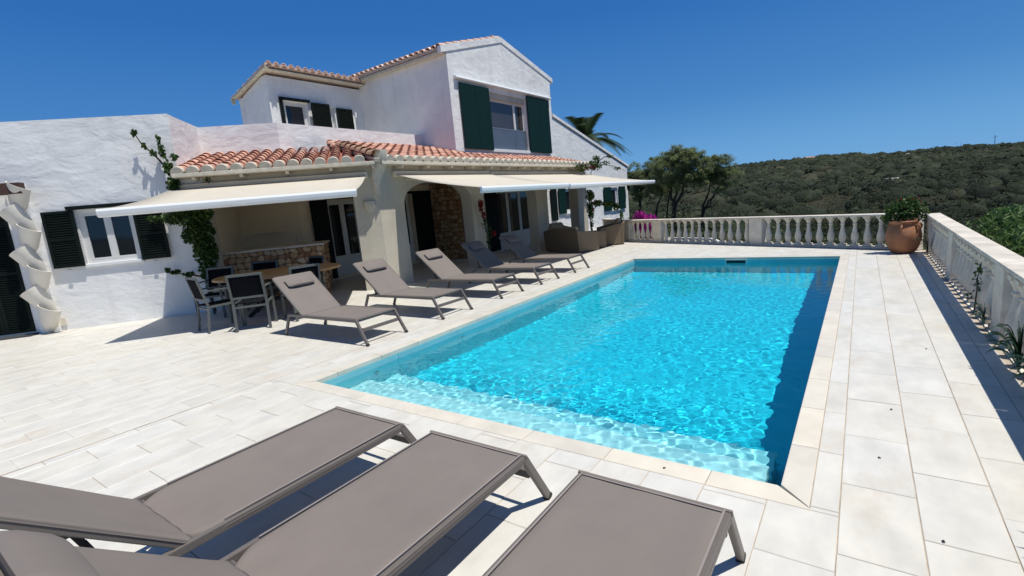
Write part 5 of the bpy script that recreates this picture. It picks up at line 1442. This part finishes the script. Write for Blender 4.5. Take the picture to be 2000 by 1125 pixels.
def bushes(name, label, r0, r1, az0, az1, n, rmin, rmax, seed, flat=.8, seg=9, cond=None):
    """low rounded bodies of the bushes, each with its own lumpy outline"""
    r = np.random.default_rng(seed)
    az = np.radians(r.uniform(az0, az1, n)); d = np.sqrt(r.uniform(r0 ** 2, r1 ** 2, n)) * .5 + .5 * (r0 * (r1 / r0) ** r.random(n))
    x, y = d * np.sin(az), d * np.cos(az)
    if cond is not None:
        k = cond(x, y); x, y, d = x[k], y[k], d[k]; n = len(x)
    patch = np.sin(x * .037 + 1.7 * np.sin(y * .023)) * np.sin(y * .041 + x * .013)
    R0 = rmin + (rmax - rmin) * r.random(n) ** 2.2 * (.7 + .5 * np.clip(patch, 0, 1))
    z = height_at(x, y); ph = r.random((n, 4)) * 6.28; sq = r.uniform(.75, 1.3, (n, 2))
    rings = 4; V = []
    for j in range(rings + 1):
        el = -.25 + (math.pi / 2 + .25) * j / rings
        for k in range(seg):
            a = 2 * math.pi * k / seg + ph[:, 0]
            lob = 1 + .22 * np.sin(3 * a + ph[:, 1]) * math.cos(el) + .16 * np.sin(5 * a + 4 * el + ph[:, 2]) + .10 * r.normal(size=n)
            V.append(np.stack([x + R0 * sq[:, 0] * lob * math.cos(el) * np.cos(a), y + R0 * sq[:, 1] * lob * math.cos(el) * np.sin(a), z + R0 * flat * lob * math.sin(el) - .1 * R0], -1))
    V = np.stack(V, 1).reshape(-1, 3); m_ = (rings + 1) * seg
    q = np.array([(j * seg + k, j * seg + (k + 1) % seg, (j + 1) * seg + (k + 1) % seg, (j + 1) * seg + k) for j in range(rings) for k in range(seg)])
    F = (q[None] + (np.arange(n) * m_)[:, None, None]).reshape(-1)
    nf = len(F) // 4; me = bpy.data.meshes.new(name)
    me.vertices.add(len(V)); me.vertices.foreach_set('co', V.ravel().astype('f')); me.loops.add(4 * nf); me.loops.foreach_set('vertex_index', F.astype('i'))
    me.polygons.add(nf); me.polygons.foreach_set('loop_start', np.arange(0, 4 * nf, 4, dtype='i'))
    me.polygons.foreach_set('use_smooth', np.ones(nf, bool))
    t_ = np.repeat(np.clip(r.normal(.45, .2, n) + .22 * patch, 0, 1), len(q))
    at = me.attributes.new('tint', 'FLOAT', 'FACE'); at.data.foreach_set('value', t_.astype('f'))
    me.update(calc_edges=True); me.materials.append(M['scrub_body'])
    return tag(link(name, me), label, 'scrub', kind='stuff')
bushes('hillside_bushes', 'rounded bush bodies of the maquis on the hill', 105, 650, -38, 26, 13000, 1.3, 4.6, 31)
bushes('valley_bushes', 'rounded bush bodies in the valley below the terrace', 44, 125, -38, 30, 3200, .9, 2.8, 32, seg=11)
clear = lambda x, y: (y > far_y(x) + 1.6) | (x > 2.6)
scrub('hillside_scrub', 'dense dark maquis covering the hill across the valley', 110, 640, -38, 26, 6000, 44, 1.5, 3.4, .40, 21)
scrub('valley_scrub', 'rounded dark green bushes filling the valley below the terrace', 46, 125, -38, 30, 2300, 130, 1.1, 2.6, .24, 22)
scrub('near_scrub', 'thick green undergrowth just beyond the far balustrade', 24, 50, -36, 32, 480, 720, .9, 1.7, .08, 23, cond=clear)
scrub('grass', 'long green grass and weeds seen through the far balusters', 16, 28, -30, 8, 520, 520, .4, .85, .065, 24, m='grass', cond=lambda x, y: (y > far_y(x) + 2.0), flat=2.0)
# bushes outside the long balustrade
for k, (x, y, h, lb) in enumerate(((2.35, 13.2, 1.0, 'bright green lance-leaved bush over the long balustrade, nearest the corner'), (2.3, 10.7, .95, 'bright green bush over the middle of the long balustrade'), (2.3, 8.6, .86, 'bright green bush beside the long balustrade at the frame edge'), (2.6, 6.6, .7, 'low bush outside the balustrade cut by the frame edge'))):
    t = thing('oleander_bush', lb, 'bush', (x, y, -2.4), group='bushes outside the long balustrade')
    H = h + 2.4
    bl = [(0, 0, H - .75, .8, 1.25, .55, 1500), (.1, .6, H - .5, .5, .6, .38, 700), (0, -.6, H - .55, .5, .6, .40, 700), (0, 0, H - .4, .35, .7, .32, 500), (.2, 0, H - 1.7, .9, 1.3, .8, 900)]
    P = cloud(bl, 1, .3)
    link('foliage', leaf_mesh('foliage', P, rng.uniform(.10, .21, len(P)), M['leaf_bright'], .2, up=.5), t)
    b = MB()
    for j in range(9):
        a = j * .7; b.tube([(0, 0, 0), (.25 * math.cos(a), .4 * math.sin(a), H * .45), (.5 * math.cos(a), .8 * math.sin(a), H * .86)], [.03, .02, .008], 5)
    b.build('stem', M['bark'], t)
# low white garden wall and a light stone below the terrace, seen through the balusters
b = MB().bar((-6.9, 20.6, -.20), (-4.6, 19.6, -.22), .14, .10).bar((-4.6, 19.6, -.22), (-3.9, 18.9, -.42), .14, .10)
for k in range(4): b.box((-6.8 + .7 * k, 20.55 - .31 * k - .05, -3), (-6.7 + .7 * k, 20.55 - .31 * k + .05, -.25))
tag(b.build('garden_rail', M['white'], None), 'white rail in the garden below, glimpsed between the far balusters', 'rail')
# houses on the ridge
def cottage(x, y, w, h, lb, col):
    z = float(height_at(np.array(x), np.array(y))); t = thing('ridge_house', lb, 'house', (x, y, z - .9), group=None)
    MB().box((-w / 2, -3, -1), (w / 2, 3, h + 1.6)).build('wall', col, t)
    b = MB(); hh = h + 1.6
    b.add([(-w / 2 - .4, -3.4, hh), (w / 2 + .4, -3.4, hh), (w / 2 + .4, 3.4, hh), (-w / 2 - .4, 3.4, hh), (-w / 2 - .4, 0, hh + 1.2), (w / 2 + .4, 0, hh + 1.2)], [(0, 1, 5, 4), (2, 3, 4, 5), (0, 4, 3), (1, 2, 5), (0, 3, 2, 1)])
    b.build('roof', M['terracotta_old'], t)
    for k in (-1, 0, 1): MB().box((k * w * .28 - .6, -3.05, hh - 2.2), (k * w * .28 + .6, -3.005, hh - .9)).build('window', M['glass'], t)
ocre = mat('ochre_wall', (.50, .30, .13), .8, .2)
cottage(-32, 424, 7, 1.9, 'ochre house on the skyline above the middle of the far balustrade', ocre)
t = thing('utility_pole', 'thin pole on the skyline at the top of the ridge', 'pole', (68, 440, float(height_at(np.array(68.), np.array(440.)))))
MB().tube([(0, 0, 0), (0, 0, 9)], .18, 6).build('mast', M['metal_grey'], t); MB().bar((-1.4, 0, 8), (1.4, 0, 8), .15, .15).build('crossbar', M['metal_grey'], t)
# bare scars of rock and a road edge among the scrub
for x, y, w in ((-62, 170, 3.0), (8, 215, 4.0), (22, 395, 4.0), (70, 250, 3.0)):
    z = float(height_at(np.array(float(x)), np.array(float(y)))) + 2.2
    b = MB(); n = 9
    vs = [(w * rng.uniform(.7, 1.1) * math.cos(2 * math.pi * k / n), w * .5 * rng.uniform(.7, 1.1) * math.sin(2 * math.pi * k / n), 0) for k in range(n)] + [(w * .5 * math.cos(2 * math.pi * k / n), w * .25 * math.sin(2 * math.pi * k / n), .55) for k in range(n)]
    b.add(vs, [(k, (k + 1) % n, n + (k + 1) % n, n + k) for k in range(n)] + [tuple(range(n, 2 * n))]); b.v = [(a, c, d - 2.5 if i < n else d) for i, (a, c, d) in enumerate(b.v)]
    o = b.build('rock', M['stone_trim']); o.location = (x, y, z - .5)
    tag(o, {-62: 'bare pale rock low on the hillside behind the tree clump', 8: 'bare pale rock in the scrub halfway up the hill above the terracotta pot', 22: 'bare pale rock just below the ridge', 70: 'bare pale rock far up the right of the hillside'}[x], 'rock', 'rocks in the scrub')
# the close lounger farthest from the balustrade has its pillow hung out of sight behind the back
for o in COL.objects:
    if o.name.startswith('sun_lounger') and o.parent is None and o.location.y < 3:
        for c in list(o.children):
            if c.name.startswith('pillow'):
                if o.location.x < -2.5:
                    for g in list(c.children): bpy.data.objects.remove(g)
                    bpy.data.objects.remove(c)
                else: c.location = Vector((-.05, 0, .045))
